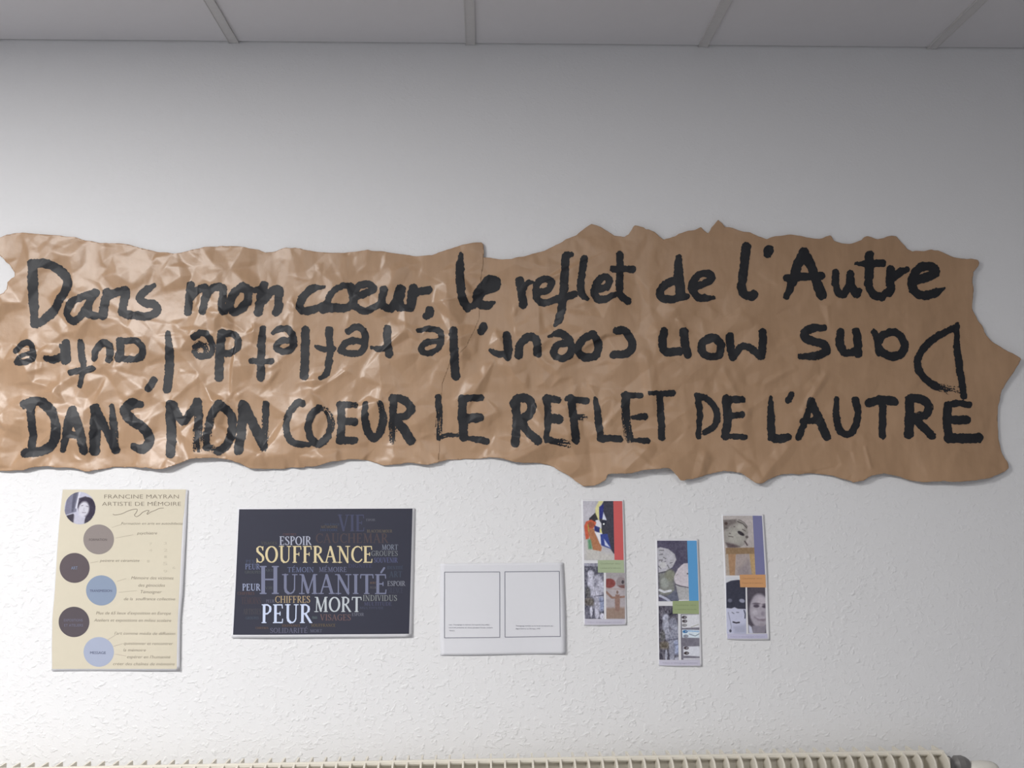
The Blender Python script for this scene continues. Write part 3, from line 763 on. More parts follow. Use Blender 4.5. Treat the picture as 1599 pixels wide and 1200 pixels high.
    def serif(s, name, word, x0, x1, ytop, ybase, rgb, h=.0008, first=None, wt=1.0):
        """serif capitals drawn stroke by stroke and merged by marching squares"""
        segs, wd = layout(word, first)
        sx = (x1-x0)/wd; sy = (ybase-ytop)
        st = min(0.5, max(.22, sy/50))
        xs = np.arange(x0-1.5, x1+1.5+st, st); ys = np.arange(ytop-(sy*.35 if first or 'É' in word else 1.5), ybase+1.5+st, st)
        X, Y = np.meshgrid(xs, ys); F = np.full(X.shape, -9.)
        for (ax, ay, bx, by, w) in segs:
            ax, bx = x0+ax*sx, x0+bx*sx; ay, by = ybase-ay*sy, ybase-by*sy; r = w*wt*(sx+sy)/4
            i0, i1 = np.searchsorted(xs, [min(ax, bx)-r-1, max(ax, bx)+r+1]); j0, j1 = np.searchsorted(ys, [min(ay, by)-r-1, max(ay, by)+r+1])
            if i0 >= i1 or j0 >= j1: continue
            x = X[j0:j1, i0:i1]; y = Y[j0:j1, i0:i1]; ex, ey = bx-ax, by-ay
            t = np.clip(((x-ax)*ex+(y-ay)*ey)/max(ex*ex+ey*ey, 1e-9), 0, 1)
            F[j0:j1, i0:i1] = np.maximum(F[j0:j1, i0:i1], r-np.hypot(x-ax-t*ex, y-ay-t*ey))
        pts, groups = march(F, xs, ys)
        if not groups: return
        return mesh_groups(name, s.put(pts, h), groups, print_mat(rgb, s.white), s.root)
    def picture(s, name, x0, x1, y0, y1, paint, h=.0005, step=.7, mask=None, skew=0.0, label=None):
        """a printed picture: fine grid whose colours are painted by functions of the position"""
        nx = int((x1-x0)/step)+2; ny = int((y1-y0)/step)+2
        X, Y = np.meshgrid(np.linspace(x0, x1, nx), np.linspace(y0, y1, ny))
        rgb = paint(X, Y)                                   # (ny,nx,3) 0..255
        XX = X+(Y-y0)*skew
        v = s.put(np.stack([XX.ravel(), Y.ravel()], 1), h)
        f = grid_faces(nx, ny)
        if mask is not None:
            keep = mask(X, Y).ravel()
            f = f[keep[f].all(1)]
        o = mesh_groups(name, v, [f], MAT_PICTURE, s.root)
        a = o.data.attributes.new('ink', 'FLOAT_COLOR', 'POINT')
        al = np.clip(lin(np.clip(rgb, 0, 255))/lin([s.white]*3)*0.86-0.013, 0.004, .9).reshape(-1, 3)
        a.data.foreach_set('color', np.concatenate([al, np.ones((len(al), 1))], 1).astype(np.float32).ravel())
        if label: o['label'] = label
        return o

def grid_faces(nx, ny):
    i = np.arange(nx*ny).reshape(ny, nx)
    return np.stack([i[:-1, :-1], i[:-1, 1:], i[1:, 1:], i[1:, :-1]], -1).reshape(-1, 4)

PM = {}
def print_mat(rgb, white):
    k = (tuple(int(c) for c in rgb), white)
    if k not in PM:
        a = albedo(rgb, white); PM[k] = flat_mat('printed_ink', tuple(float(c) for c in a), .45, .3, .02, 60)
    return PM[k]
MAT_PICTURE, _n, _l, _b = new_mat('printed_picture')
_at = _n.new('ShaderNodeAttribute'); _at.attribute_name = 'ink'
_l.new(_at.outputs['Color'], _b.inputs['Base Color']); _b.inputs['Roughness'].default_value = .45; _b.inputs['Specular IOR Level'].default_value = .3

def glyphs(st, shear, bold):
    k = (st, shear, bold)
    if k not in FONT_CACHE:
        cu = bpy.data.curves.new('letters', 'FONT'); cu.body = st; cu.size = 1; cu.resolution_u = 3; cu.shear = shear; cu.offset = bold
        ob = bpy.data.objects.new('letters', cu); COL.objects.link(ob)
        dg = bpy.context.evaluated_depsgraph_get(); me = bpy.data.meshes.new_from_object(ob.evaluated_get(dg))
        v = np.array([(a.co.x, a.co.y) for a in me.vertices]); f = [tuple(p.vertices) for p in me.polygons]
        bpy.data.objects.remove(ob); bpy.data.curves.remove(cu); bpy.data.meshes.remove(me)
        FONT_CACHE[k] = (v, f)
    return FONT_CACHE[k]

# serif capitals: (advance width, [polyline, stroke width], ...)
TK, TN, SE = .15, .065, .05
def stem(x, w=TK, a=0, b=1, sa=True, sb=True):
    r = [([(x, a+w/2), (x, b-w/2)], w)]
    if sa: r.append(([(x-.13, a+.03), (x+.13, a+.03)], SE))
    if sb: r.append(([(x-.13, b-.03), (x+.13, b-.03)], SE))
    return r
def bar(x0, x1, y, tick=0.0):
    r = [([(x0, y), (x1, y)], TN)]
    if tick: r.append(([(x1, y), (x1+.02, y+tick)], .055))
    return r
def arc(cx, cy, rx, ry, a0, a1, w, n=14):
    return [([(cx+rx*math.cos(math.radians(a0+(a1-a0)*i/n)), cy+ry*math.sin(math.radians(a0+(a1-a0)*i/n))) for i in range(n+1)], w)]
def ellipse(cx, cy, rx, ry):
    r = []
    for i in range(24):
        t0, t1 = 2*math.pi*i/24, 2*math.pi*(i+1)/24; m = abs(math.cos((t0+t1)/2))
        r.append(([(cx+rx*math.cos(t0), cy+ry*math.sin(t0)), (cx+rx*math.cos(t1), cy+ry*math.sin(t1))], .06+.09*m))
    return r
_P = stem(.18)+[([(.2, .965), (.38, .965), (.5, .9), (.56, .76), (.5, .6), (.38, .5), (.2, .49)], .085)]+[([(.54, .85), (.56, .74), (.53, .63)], .13)]
G = {
 'I': (.36, stem(.18)), 'E': (.70, stem(.18)+bar(.2, .58, .965, -.17)+bar(.2, .46, .51)+[([(.46, .42), (.46, .6)], .05)]+bar(.2, .6, .035, .18)),
 'F': (.66, stem(.18)+bar(.2, .58, .965, -.17)+bar(.2, .46, .51)+[([(.46, .42), (.46, .6)], .05)]),
 'L': (.66, stem(.18)+bar(.2, .58, .035, .2)), 'T': (.76, stem(.38, sb=False)+bar(.06, .70, .965, -.16)+[([(.06, .965), (.05, .8)], .055)]),
 'H': (.90, stem(.18)+stem(.72)+bar(.2, .7, .52)), 'P': (.66, _P),
 'R': (.76, _P+[([(.36, .49), (.66, .07)], .13), ([(.62, .03), (.76, .03)], SE)]),
 'B': (.70, stem(.18)+[([(.2, .965), (.4, .95), (.5, .85), (.5, .67), (.4, .55), (.2, .53), (.42, .52), (.56, .4), (.58, .25), (.5, .09), (.38, .035), (.2, .035)], .08)]),
 'D': (.84, stem(.18)+[([(.2, .965), (.42, .95), (.62, .83)], .075), ([(.62, .83), (.71, .68), (.73, .5), (.71, .3), (.62, .16)], .12), ([(.62, .16), (.42, .05), (.2, .035)], .075)]),
 'O': (.88, ellipse(.44, .5, .35, .46)), 'Q': (.88, ellipse(.44, .5, .35, .46)+[([(.5, .1), (.75, -.12)], .08)]),
 'C': (.78, arc(.46, .5, .36, .46, 40, 90, .07)+arc(.46, .5, .36, .46, 90, 140, .09)+arc(.46, .5, .36, .46, 140, 220, .14)+arc(.46, .5, .36, .46, 220, 320, .08)+[([(.74, .97), (.74, .72)], .05)]),
 'G': (.84, arc(.46, .5, .36, .46, 40, 90, .07)+arc(.46, .5, .36, .46, 90, 140, .09)+arc(.46, .5, .36, .46, 140, 220, .14)+arc(.46, .5, .36, .46, 220, 310, .08)+[([(.74, .97), (.74, .74)], .05), ([(.70, .1), (.70, .42)], .13), ([(.56, .43), (.82, .43)], SE)]),
 'S': (.60, [([(.47, .8), (.42, .92), (.3, .965), (.18, .94), (.11, .84)], .07), ([(.11, .84), (.12, .68), (.26, .56), (.4, .46), (.5, .33), (.49, .18)], .14), ([(.49, .18), (.4, .06), (.28, .035), (.16, .07), (.09, .2)], .07), ([(.49, .96), (.48, .74)], .05), ([(.08, .02), (.08, .26)], .05)]),
 'U': (.88, [([(.2, .95), (.2, .3), (.24, .14), (.36, .05)], .14), ([(.36, .05), (.5, .035), (.62, .1), (.69, .24)], .075), ([(.69, .24), (.70, .97)], .065), ([(.05, .97), (.34, .97)], SE), ([(.58, .97), (.83, .97)], SE)]),
 'N': (.90, [([(.18, .0), (.18, .97)], .065), ([(.2, .93), (.7, .06)], .14), ([(.72, 0), (.72, .97)], .065), ([(.04, .03), (.31, .03)], SE), ([(.02, .97), (.2, .97)], SE), ([(.58, .97), (.86, .97)], SE)]),
 'M': (1.04, [([(.17, .02), (.2, .95)], .065), ([(.22, .93), (.5, .08)], .14), ([(.5, .06), (.80, .95)], .06), ([(.83, .93), (.86, .07)], .15), ([(.04, .03), (.3, .03)], SE), ([(.72, .03), (1.0, .03)], SE), ([(.06, .97), (.24, .97)], SE), ([(.8, .97), (.97, .97)], SE)]),
 'A': (.84, [([(.12, .03), (.41, .97)], .07), ([(.42, .93), (.70, .07)], .15), ([(.23, .36), (.56, .36)], .06), ([(.0, .03), (.25, .03)], SE), ([(.56, .03), (.84, .03)], SE)]),
 'V': (.80, [([(.13, .95), (.39, .07)], .14), ([(.41, .05), (.67, .97)], .065), ([(.0, .97), (.28, .97)], SE), ([(.54, .97), (.80, .97)], SE)]),
}
G['É'] = (G['E'][0], G['E'][1]+[([(.36, 1.08), (.52, 1.3)], .10)])
def layout(word, first=None):
    """segments of a word in cap-height units; 'first' gives the small-cap scale of the letters after the first"""
    segs, x = [], 0.0
    for i, ch in enumerate(word):
        if ch == ' ': x += .35; continue
        w, st = G[ch]; k = 1.0 if (not first or i == 0) else first
        for pts, sw in st:
            for a, b in zip(pts[:-1], pts[1:]):
                segs.append((x+a[0]*k, a[1]*k, x+b[0]*k, b[1]*k, sw*(k if k == 1 else k*1.12)))
        x += w*k+.03
    return segs, x

# ---- painting helpers for the little pictures (all in picture coordinates)
def cv(X, rgb): return np.ones(X.shape+(3,))*np.array(rgb, float)
def put_poly(I, X, Y, poly, rgb, soft=.6):
    m = np.clip(poly_sdf(X, Y, poly)/soft*.5+.5, 0, 1)[..., None]; return I*(1-m)+np.array(rgb, float)*m
def put_el(I, X, Y, cx, cy, rx, ry, rgb, soft=.12, rot=0.0):
    c, s_ = math.cos(rot), math.sin(rot); dx, dy = X-cx, Y-cy
    r = np.hypot((dx*c+dy*s_)/rx, (-dx*s_+dy*c)/ry); m = np.clip((1-r)/soft+.5, 0, 1)[..., None]; return I*(1-m)+np.array(rgb, float)*m
def put_line(I, X, Y, pts, w, rgb):
    d = np.full(X.shape, 1e9)
    for (ax, ay), (bx, by) in zip(pts[:-1], pts[1:]):
        ex, ey = bx-ax, by-ay; t = np.clip(((X-ax)*ex+(Y-ay)*ey)/(ex*ex+ey*ey), 0, 1); d = np.minimum(d, np.hypot(X-ax-t*ex, Y-ay-t*ey))
    m = np.clip((w/2-d)/.7+.5, 0, 1)[..., None]; return I*(1-m)+np.array(rgb, float)*m
def grain(I, X, Y, amp, sx, sy, seed=0):
    n = (N1(X/sx+seed, Y/sy)-.5)+(N2(X/sx*2.1, Y/sy*2.1+seed)-.5)*.6; return I+n[..., None]*amp
def Z(ox, oy, k=10.0): return lambda *pp: [(ox+a/k, oy+b/k) for a, b in pp]

# ---------- beige infographic poster
def c1(u, v): return .0022+.0015*np.sin(v*3.0)+.0055*np.clip(u-.55, 0, 1)**1.5*(.3+v)+.004*np.clip(v-.8, 0, 1)*(1-np.abs(u-.45))*2+.0012*np.sin(u*6+v*3)
s1 = Sheet('infographic_poster', 'beige infographic poster with coloured discs, leftmost sheet under the banner', 'poster',
           [(97,764),(92.5,815),(90.5,843),(85,927),(81.5,965),(80.6,1010),(81,1048.5)], [(294,765.5),(293.4,775),(291.8,815),(289,870),(286.2,927),(282.6,965),(281.9,1010),(281.6,1047.5)], MAT_SHEET, c1, 247)
def lerp_edge(e, y): e = np.array(e); return np.interp(y, e[:, 1], e[:, 0])
Lp = [(98,765),(93.2,815),(91.3,843),(86.3,927),(82.6,965),(81.6,1010),(81.8,1046)]; Rp = [(290.6,764.7),(288,800),(286,815),(283.4,870),(281,927),(278.7,965),(277.5,1010),(277,1045)]
ysl = np.linspace(0, 1, 26); gx = []
for t in ysl:
    yl = 765+(1045.4-765)*t; yr = 764.8+(1044.8-764.8)*t
    a, b = np.array((lerp_edge(Lp, yl), yl)), np.array((lerp_edge(Rp, yr), yr)); gx += [a*(1-q)+b*q for q in np.linspace(0, 1, 20)]
mesh_groups('printed_ground', s1.put(gx, .0003), [grid_faces(20, 26)], print_mat((219, 211, 191), 247), s1.root, smooth=True)
for nm, cx, cy, rx, ry, rgb, lb in [('printed_disc',154.6,842.8,23.7,23.3,(150,141,138),'taupe disc'),('printed_disc',117.3,887.3,23.3,23.4,(103,94,98),'dark brown upper disc'),
        ('printed_disc',158.6,922.6,23.7,23.6,(146,160,182),'blue disc'),('printed_disc',116,971.8,23.8,23.8,(98,91,96),'dark brown lower disc'),('printed_disc',154.4,1018.8,23.8,23.2,(174,182,203),'pale blue disc')]:
    s1.disc(nm, cx, cy, rx, ry, rgb, .0005, lb)
def portrait(X, Y):
    z = Z(70, 750, 6.6625)
    I = cv(X, (196, 196, 214))
    I = put_poly(I, X, Y, z((240,150),(360,110),(330,330),(200,370)), (128, 128, 148))
    I = put_poly(I, X, Y, z((300,120),(345,120),(300,330),(280,330)), (98, 98, 116))
    I = put_line(I, X, Y, z((370,110),(350,200),(330,290)), 2.6, (215, 215, 228))
    I = put_poly(I, X, Y, z((200,380),(300,350),(420,470),(250,480)), (70, 66, 78))
    I = put_poly(I, X, Y, z((400,480),(430,380),(500,380),(520,460)), (72, 68, 80))
    I = put_el(I, X, Y, *z((440,280))[0], 14.0, 15.5, (62, 56, 72), .1)
    I = put_el(I, X, Y, *z((470,330))[0], 8.5, 9, (64, 58, 74), .1)
    I = put_poly(I, X, Y, z((310,350),(350,380),(410,385),(420,470),(300,470)), (196, 195, 210), 1.2)
    I = put_el(I, X, Y, *z((408,305))[0], 8.4, 12.2, (212, 211, 222), .35, .2)
    I = put_poly(I, X, Y, z((345,290),(365,215),(440,205),(480,290),(490,240),(430,170),(360,190)), (66, 60, 76), 1.0)
    I = put_line(I, X, Y, z((385,268),(402,264)), 1.0, (120, 115, 130)); I = put_line(I, X, Y, z((435,272),(455,278)), 1.0, (120, 115, 130))
    I = put_line(I, X, Y, z((395,338),(430,340)), 1.2, (150, 145, 158)); I = put_line(I, X, Y, z((412,290),(408,316),(418,318)), .7, (185, 183, 195))
    return grain(I, X, Y, 10, 3, 3)
s1.picture('printed_portrait', 99.5, 151.5, 768, 820.5, portrait, .0006, .6, mask=lambda X, Y: np.hypot((X-125.4)/24.6, (Y-794)/25.6) < 1, label='black and white round portrait of a dark-haired person')
INK = (140, 131, 118)
s1.text('printed_title', [('FRANCINE MAYRAN', 163.4, 279.4, 779, 6.3), ('ARTISTE DE MÉMOIRE', 159.8, 282.8, 790.3, 6.1)], (128, 118, 106), h=.0006, bold=-.012)
z = Z(70, 750, 6.6625)
sq, _ = catmull([(a, b, 1) for a, b in z((710,355),(735,364),(800,352),(860,325),(925,305),(962,307),(950,340),(932,365),(955,382),(990,362),(1020,335),(1060,318),(1085,320),(1065,345),(1068,358),(1100,335),(1150,315),(1190,296),(1238,292))], 5)
s1.lines('printed_flourish', [sq], .75, (138, 128, 116))
s1.text('printed_text', [('Formation en arts en autodidacte', 189.5, 286, 819.8, 3.9), ('psychiatre', 214, 245.6, 835.0, 4.2), ('peintre et céramiste', 156.3, 218, 878, 4.4),
    ('Mémoire des victimes', 205, 272, 905.3, 4.8), ('des génocides', 216.3, 258.5, 916.7, 4.8), ('Témoigner', 220, 253.5, 927, 4.8), ('de la  souffrance collective', 193.8, 274.6, 937.9, 4.6),
    ("Plus de 65 lieux d'exposition en Europe", 150.3, 268, 960.2, 4.6), ('Ateliers et expositions en milieu scolaire', 146.8, 268.5, 971.4, 4.6),
    ("l'art comme média de diffusion", 178.8, 274.6, 991.8, 4.6), ('questionner et rencontrer', 193.8, 271.2, 1007.4, 4.5), ('la mémoire', 193, 228.5, 1017.7, 4.5),
    ("espérer en l'humanité", 199, 267, 1028.4, 4.6), ('créer des chaînes de mémoire', 177, 273.8, 1039.3, 4.5)], INK, h=.0006, shear=.25, bold=-.008)
s1.text('printed_numbers', [('32159', 0, 1, 0, 0)][:0] or [('3', 256, 261, 851, 4), ('2', 256, 262, 862, 4.5), ('1', 257, 261, 872, 4), ('5', 255, 262, 883, 5), ('9', 256, 262, 895, 4.6), ('7', 233, 238, 852, 4), ('4', 233, 238, 862, 4), ('1', 230, 234, 879, 4), ('6', 270, 275, 889, 4)], (203, 195, 176), h=.0005)
s1.text('printed_disc_title', [('FORMATION', 140, 167.5, 845, 3.6)], (100, 92, 92), h=.0007)
s1.text('printed_disc_title', [('ART', 112, 122, 889.6, 4.6)], (126, 140, 166), h=.0007, bold=.01)
s1.text('printed_disc_title', [('TRANSMISSION', 140.5, 175, 925, 3.8)], (86, 90, 118), h=.0007)
s1.text('printed_disc_title', [('EXPOSITIONS', 100.5, 129.5, 971, 4.0), ('ET ATELIERS', 101, 130, 979, 4.0)], (122, 122, 142), h=.0007)
s1.text('printed_disc_title', [('MESSAGE', 141, 165.5, 1022, 4.0)], (80, 84, 112), h=.0007)
s1.lines('printed_leader', [z((700,495),(800,462)), z((735,605),(920,570)), z((480,862),(560,845)), z((755,1055),(850,1025)), z((770,1170),(960,1152))], .5, (190, 181, 164))
z2 = Z(70, 890, 6.6625)
s1.lines('printed_leader', [z2((650,735),(740,680)), z2((715,800),(815,770)), z2((735,880),(850,900))], .5, (186, 172, 162))

# ---------- dark word cloud poster
def c2(u, v): return .0018+.010*np.clip(v-.55, 0, 1)**1.6*2*(.45+.55*np.sin(np.clip(u, 0, 1)*math.pi))+.0025*np.clip(u-.7, 0, 1)+.0008*np.sin(u*9)
s2 = Sheet('word_cloud_poster', 'black landscape poster covered in a cloud of pale and gold words', 'poster',
           [(371,793.5),(366.5,895),(362,996.6)], [(648.5,794),(646.5,900),(643.8,995)], MAT_SHEET, c2, 226)
s2.patch('printed_ground', [(373.6,795.8),(644.6,794.6),(639.4,990.2),(364.4,991.8)], (61, 62, 73), .0003, (28, 22))
WORDS = [
 ('VIE',528,571,804,830.5,(74,77,98)),('CAUCHEMAR',493,607,833.5,848.5,(82,73,76)),('ESPOIR',436.5,486.6,838,851.9,(168,172,188)),
 ('MORT',596.5,622.3,850.8,859.2,(122,128,142)),('GROUPES',580,622,860.6,868.8,(120,124,128)),('SOUVENIR',584.5,621.6,871.3,879.2,(92,96,128)),
 ('PEUR',384,406,875,879.5,(78,84,104)),('PEUR',383,406.2,881,889.8,(112,120,150)),('GROUPES',382.5,408,891.8,896.2,(84,88,90)),
 ('TÉMOIN',449,490.6,886.2,894.2,(104,112,140)),('MÉMOIRE',498,542.2,886,893.8,(104,108,132)),
 ('PEUR',378.4,407.2,912.2,923,(152,160,186)),('CHIFFRES',371,398,925,929.4,(94,76,74)),('ESPOIR',605.3,633.4,907.8,915.6,(132,135,146)),
 ('INDIVIDUS',567,621,929.8,939,(128,132,134)),('MULTITUDE',569,612.5,940.6,946.2,(82,84,108)),('MULTITUDE',562,600,948.2,951.4,(78,82,100)),
 ('ESPOIR',550,569,957.6,962.4,(108,110,122)),('VISAGES',500.3,549,959.8,969.4,(110,90,90)),('SOLIDARITÉ',422.5,481.5,980.8,988.6,(100,100,120)),
 ('MORT',485,504,983,987.8,(96,98,114)),('SOUFFRANCE',441,470,975.4,979,(108,88,74)),('SOUFFRANCE',486.5,525,974.6,979,(106,94,74)),
 ('CHIFFRES',400,420,979.4,982.6,(108,90,78)),('VISAGES',408,433,846.6,850.8,(84,84,82)),('CHIFFRES',442,463,833.4,836.6,(100,78,80)),
 ('ESPOIR',572,586.4,810.6,814.2,(100,102,112)),('MÉMOIRE',501,528,821.4,825.2,(98,90,80)),('BLACKHUMOUR'.replace('K','C'),573.5,613,827.6,832.2,(106,98,88)),
 ('PEUR',416,429,936.8,941.6,(100,100,116)),('TÉMOINS',377,408,933,944,(76,68,74)),('ARTISTES',380,408,951,960,(78,76,80)),('GROUPES',384,405,963.5,967.5,(76,86,98)),
 ('IDENTITÉ',605,630,884.6,889.4,(74,82,98)),('ART',608,629,892.5,902,(72,80,94)),('DIGNITÉ',544,582,881.5,887,(72,74,98)),('SILENCE',606,630,918,927,(70,72,86)),
 ('VIE',414,427,916.8,920.4,(84,88,88)),('ART',414,427,889.4,893,(82,88,94)),('MORT',578,588,909,912.4,(108,92,84)),('PEUR',578,588,916.4,920,(96,94,98)),
 ('SILENCE',507,531,818,821,(70,80,100)),('HISTOIRE',500,528,826.5,830,(68,80,104)),('VISAGES',488,496,963,967,(92,104,108)),
]
for w, x0, x1, yt, yb, rgb in WORDS:
    s2.serif('printed_word', w, x0, x1, yt, yb, rgb, .0006, wt=1.05 if yb-yt > 7 else 1.2)
s2.serif('printed_word', 'H', 405, 437.8, 884, 928.6, (119,123,146), .0008)
s2.serif('printed_word', 'UMANITÉ', 440, 606.5, 897, 928.4, (119,123,146), .0008)
s2.serif('printed_word', 'SOUFFRANCE', 399.8, 583.8, 853, 879.5, (208,194,156), .0009)['label'] = 'gold word'
s2.serif('printed_word', 'CHIFFRES', 430, 485.2, 931.2, 942, (168,149,120), .0009)
s2.serif('printed_word', 'MORT', 491, 566, 932.6, 956.3, (184,190,196), .0009)
s2.serif('printed_word', 'PEUR', 408.5, 488.6, 944, 973.5, (194,204,228), .0009)

# ---------- white sheet with two frames (the square codes themselves are left out)
def c3(u, v): return .0016+.016*np.clip(u-.62, 0, 1)**1.5*(.15+1.1*v)+.0018*np.sin(u*5)*v+.0012
s3 = Sheet('caption_sheet', 'plain white landscape sheet with two thin black frames and tiny captions', 'sheet of paper',
           [(688,880.8),(687.4,950),(687.8,1024.3)], [(880,879),(881.6,915),(883.2,960),(883.6,1021.6)], MAT_SHEET_MATT, c3, 215)
s3.lines('printed_frame', [[(694.5,894),(780.8,893.7),(780.9,995.8),(694.4,996.8),(694.5,894)]], .9, (112, 112, 124))
s3.lines('printed_frame', [[(788.7,893.4),(873.8,892.6),(875.3,994.3),(789,995.6),(788.7,893.4)]], .9, (112, 112, 124))
s3.text('printed_caption', [("Lien : Témoignage et mémoire de la parole d'un enfant", 701.5, 764.8, 977, 1.9), ("survivant présenté en classe pendant l'année scolaire", 701.5, 769.8, 981.5, 1.9), ('Mémoire', 702.2, 710.5, 986.2, 1.9)], (128, 128, 138), h=.0006)
s3.text('printed_caption', [("Témoignage d'artiste sur le travail de mémoire des", 805.8, 864, 978.8, 1.9), ('déportations en Europe 1945', 805.8, 844, 983.3, 1.9)], (128, 128, 138), h=.0006)

# ---------- three bookmarks
def cb(u, v): return .0016+.005*np.clip(v-.75, 0, 1)*2*np.sin(np.clip(u, 0, 1)*math.pi)+.004*np.clip(u-.7, 0, 1)+.0008*np.sin(v*5)
def strip_text(s, n, x0, y0, y1, rgb, skew):
    for k in range(n): pass
b1 = Sheet('bookmark', 'bookmark with a red side strip and a green caption label', 'bookmark', [(908.5,780.5),(910,880),(912.2,978)], [(974.3,781),(977,880),(979.6,977)], MAT_SHEET, cb, 207, 'narrow bookmarks on the wall')
z = Z(880, 770)
def art1(X, Y):
    I = cv(X, (172, 170, 178)); I = grain(I, X, Y, 16, 12, 16)
    I = put_poly(I, X, Y, z((310,700),(560,900),(800,950),(800,1080),(310,1080)), (178, 176, 172), 6)
    I = put_poly(I, X, Y, z((400,400),(510,300),(560,400),(540,470),(400,450)), (58, 57, 62))
    I = put_poly(I, X, Y, z((560,120),(640,120),(560,230),(555,330),(575,420),(545,430),(500,320),(500,240)), (196, 192, 140))
    I = put_poly(I, X, Y, z((640,120),(800,120),(800,960),(770,950),(720,870),(600,830),(560,640),(570,500),(560,410),(560,260)), (64, 64, 74))
    I = put_poly(I, X, Y, z((560,220),(630,180),(620,400),(560,410)), (52, 56, 116))
    I = put_poly(I, X, Y, z((625,300),(675,430),(605,420)), (192, 196, 216))
    I = put_poly(I, X, Y, z((500,430),(545,420),(590,480),(590,560),(560,600),(500,520)), (198, 198, 206))
    I = put_el(I, X, Y, *z((630,470))[0], 4.0, 4.6, (46, 48, 60)); I = put_el(I, X, Y, *z((628,488))[0], 1.4, 1.2, (225, 228, 238))
    I = put_poly(I, X, Y, z((320,520),(350,450),(430,420),(510,460),(490,530),(400,600),(390,720),(340,730)), (182, 92, 70))
    I = put_el(I, X, Y, *z((430,500))[0], 5, 4.5, (142, 84, 66), .4)
    I = put_poly(I, X, Y, z((380,560),(470,560),(500,660),(590,860),(575,915),(450,890),(420,760),(380,640)), (160, 112, 84))
    I = put_poly(I, X, Y, z((480,510),(560,540),(600,610),(560,640),(480,590)), (54, 58, 108))
    I = put_poly(I, X, Y, z((560,560),(585,560),(600,640),(560,620)), (206, 202, 130))
    I = put_poly(I, X, Y, z((480,610),(600,630),(590,780),(560,800),(520,680)), (206, 206, 216))
    I = put_poly(I, X, Y, z((570,650),(680,640),(735,880),(580,820)), (60, 72, 132))
    I = put_poly(I, X, Y, z((625,720),(720,860),(640,820)), (186, 192, 214))
    I = put_poly(I, X, Y, z((370,720),(420,730),(440,880),(380,880)), (94, 136, 106), 1.5)
    I = put_line(I, X, Y, z((380,500),(390,600)), 1.2, (150, 160, 80))
    return grain(I, X, Y, 14, 1.6, 2.2)
b1.picture('printed_painting', 911, 958.3, 783, 875.5, art1, skew=.02, label='colourful abstract face painting')
b1.patch('printed_strip', [(957.9,783),(972.2,783),(974.4,875),(960,875)], (181, 88, 88), .0004, (6, 12), label='red strip')
b1.patch('printed_label', [(934,875.4),(974.6,875.2),(975.2,895.2),(934.2,894.6)], (152, 164, 136), .0008, (8, 5), label='green caption label')
b1.text('printed_caption', [('Cauchemar vécu', 938, 969, 881.6, 2.2), ("L'artiste et la mémoire", 938, 970, 888.6, 2.2)], (122, 134, 112), h=.0010)
z = Z(880, 870)
def crowd(z, dark, pale, legs, tone):
    def f(X, Y):
        I = cv(X, dark); I = grain(I, X, Y, 26, 3.5, 5)
        I = put_poly(I, X, Y, z((330,100),(620,100),(640,150),(330,150)), (138, 138, 152)) if not tone else I
        for (cx, cy, rx, ry, c) in [(430,270,5,6,pale),(430,400,5.5,10,pale),(540,360,7,8,tuple(q-30 for q in pale)),(590,450,6,7,tuple(q-5 for q in pale)),(540,580,9,13,tuple(q-22 for q in pale)),(440,500,4.5,11,tuple(q-10 for q in pale)),(380,560,4,9,(92,92,94)),(590,740,6,11,(134,142,168)),(520,760,5,12,tuple(q-26 for q in pale)),(400,700,7,6,(104,98,96)),(520,900,3.6,8,tuple(q-12 for q in pale)),(600,930,4,5,pale),(430,860,2,9,pale)]:
            I = put_el(I, X, Y, *z((cx, cy))[0], rx, ry, c, .5)
        I = put_line(I, X, Y, z((540,440),(620,470),(630,560)), 1.6, pale); I = put_line(I, X, Y, z((480,620),(640,600)), 1.3, (84, 84, 98))
        I = put_line(I, X, Y, z((560,700),(640,690)), 1.0, (96, 98, 116)); I = put_poly(I, X, Y, z((340,660),(460,660),(470,760),(340,760)), legs, 2)
        return grain(grain(I, X, Y, 46, 1.7, 2.4, 5), X, Y, 18, 4, 3)
    return f
b1.picture('printed_photo', 912.9, 943.0, 880.2, 967.2, crowd(z, (92,92,104), (182,182,196), (96,92,88), 0), skew=.011, label='blue-grey photo of a crowd')
def statue(X, Y):
    I = cv(X, (158, 152, 156)); I = grain(I, X, Y, 12, 8, 10)
    I = put_poly(I, X, Y, z((660,250),(960,250),(960,330),(660,330)), (146, 142, 144), 3)
    I = put_poly(I, X, Y, z((660,800),(960,790),(960,970),(660,970)), (138, 120, 110), 2)
    I = put_line(I, X, Y, z((660,500),(960,510)), 1.0, (150, 132, 126))
    I = put_el(I, X, Y, *z((720,415))[0], 9.6, 7.4, (124, 70, 68), .2); I = put_el(I, X, Y, *z((905,400))[0], 7.5, 8.5, (132, 124, 126), .2)
    I = put_el(I, X, Y, *z((930,395))[0], 2, 3, (72, 66, 70)); I = put_poly(I, X, Y, z((850,450),(960,440),(960,495),(900,490)), (112, 84, 82))
    I = put_el(I, X, Y, *z((845,555))[0], 1.9, 2.8, (118, 98, 92)); I = put_poly(I, X, Y, z((815,590),(880,590),(885,680),(880,850),(810,850),(805,680)), (132, 108, 100))
    I = put_line(I, X, Y, z((830,640),(760,640),(670,550)), 3.4, (134, 108, 98)); I = put_line(I, X, Y, z((860,635),(960,625)), 3.2, (134, 108, 98))
    return grain(I, X, Y, 12, 2, 2.5)
b1.picture('printed_photo', 946.8, 976.2, 895, 967.2, statue, skew=.006, label='photo of a small wooden figure with raised arms')
b1.patch('printed_band', [(913.6,967.8),(976.4,967.4),(976.8,975.6),(914,976.4)], (176, 174, 186), .0004, (8, 3))
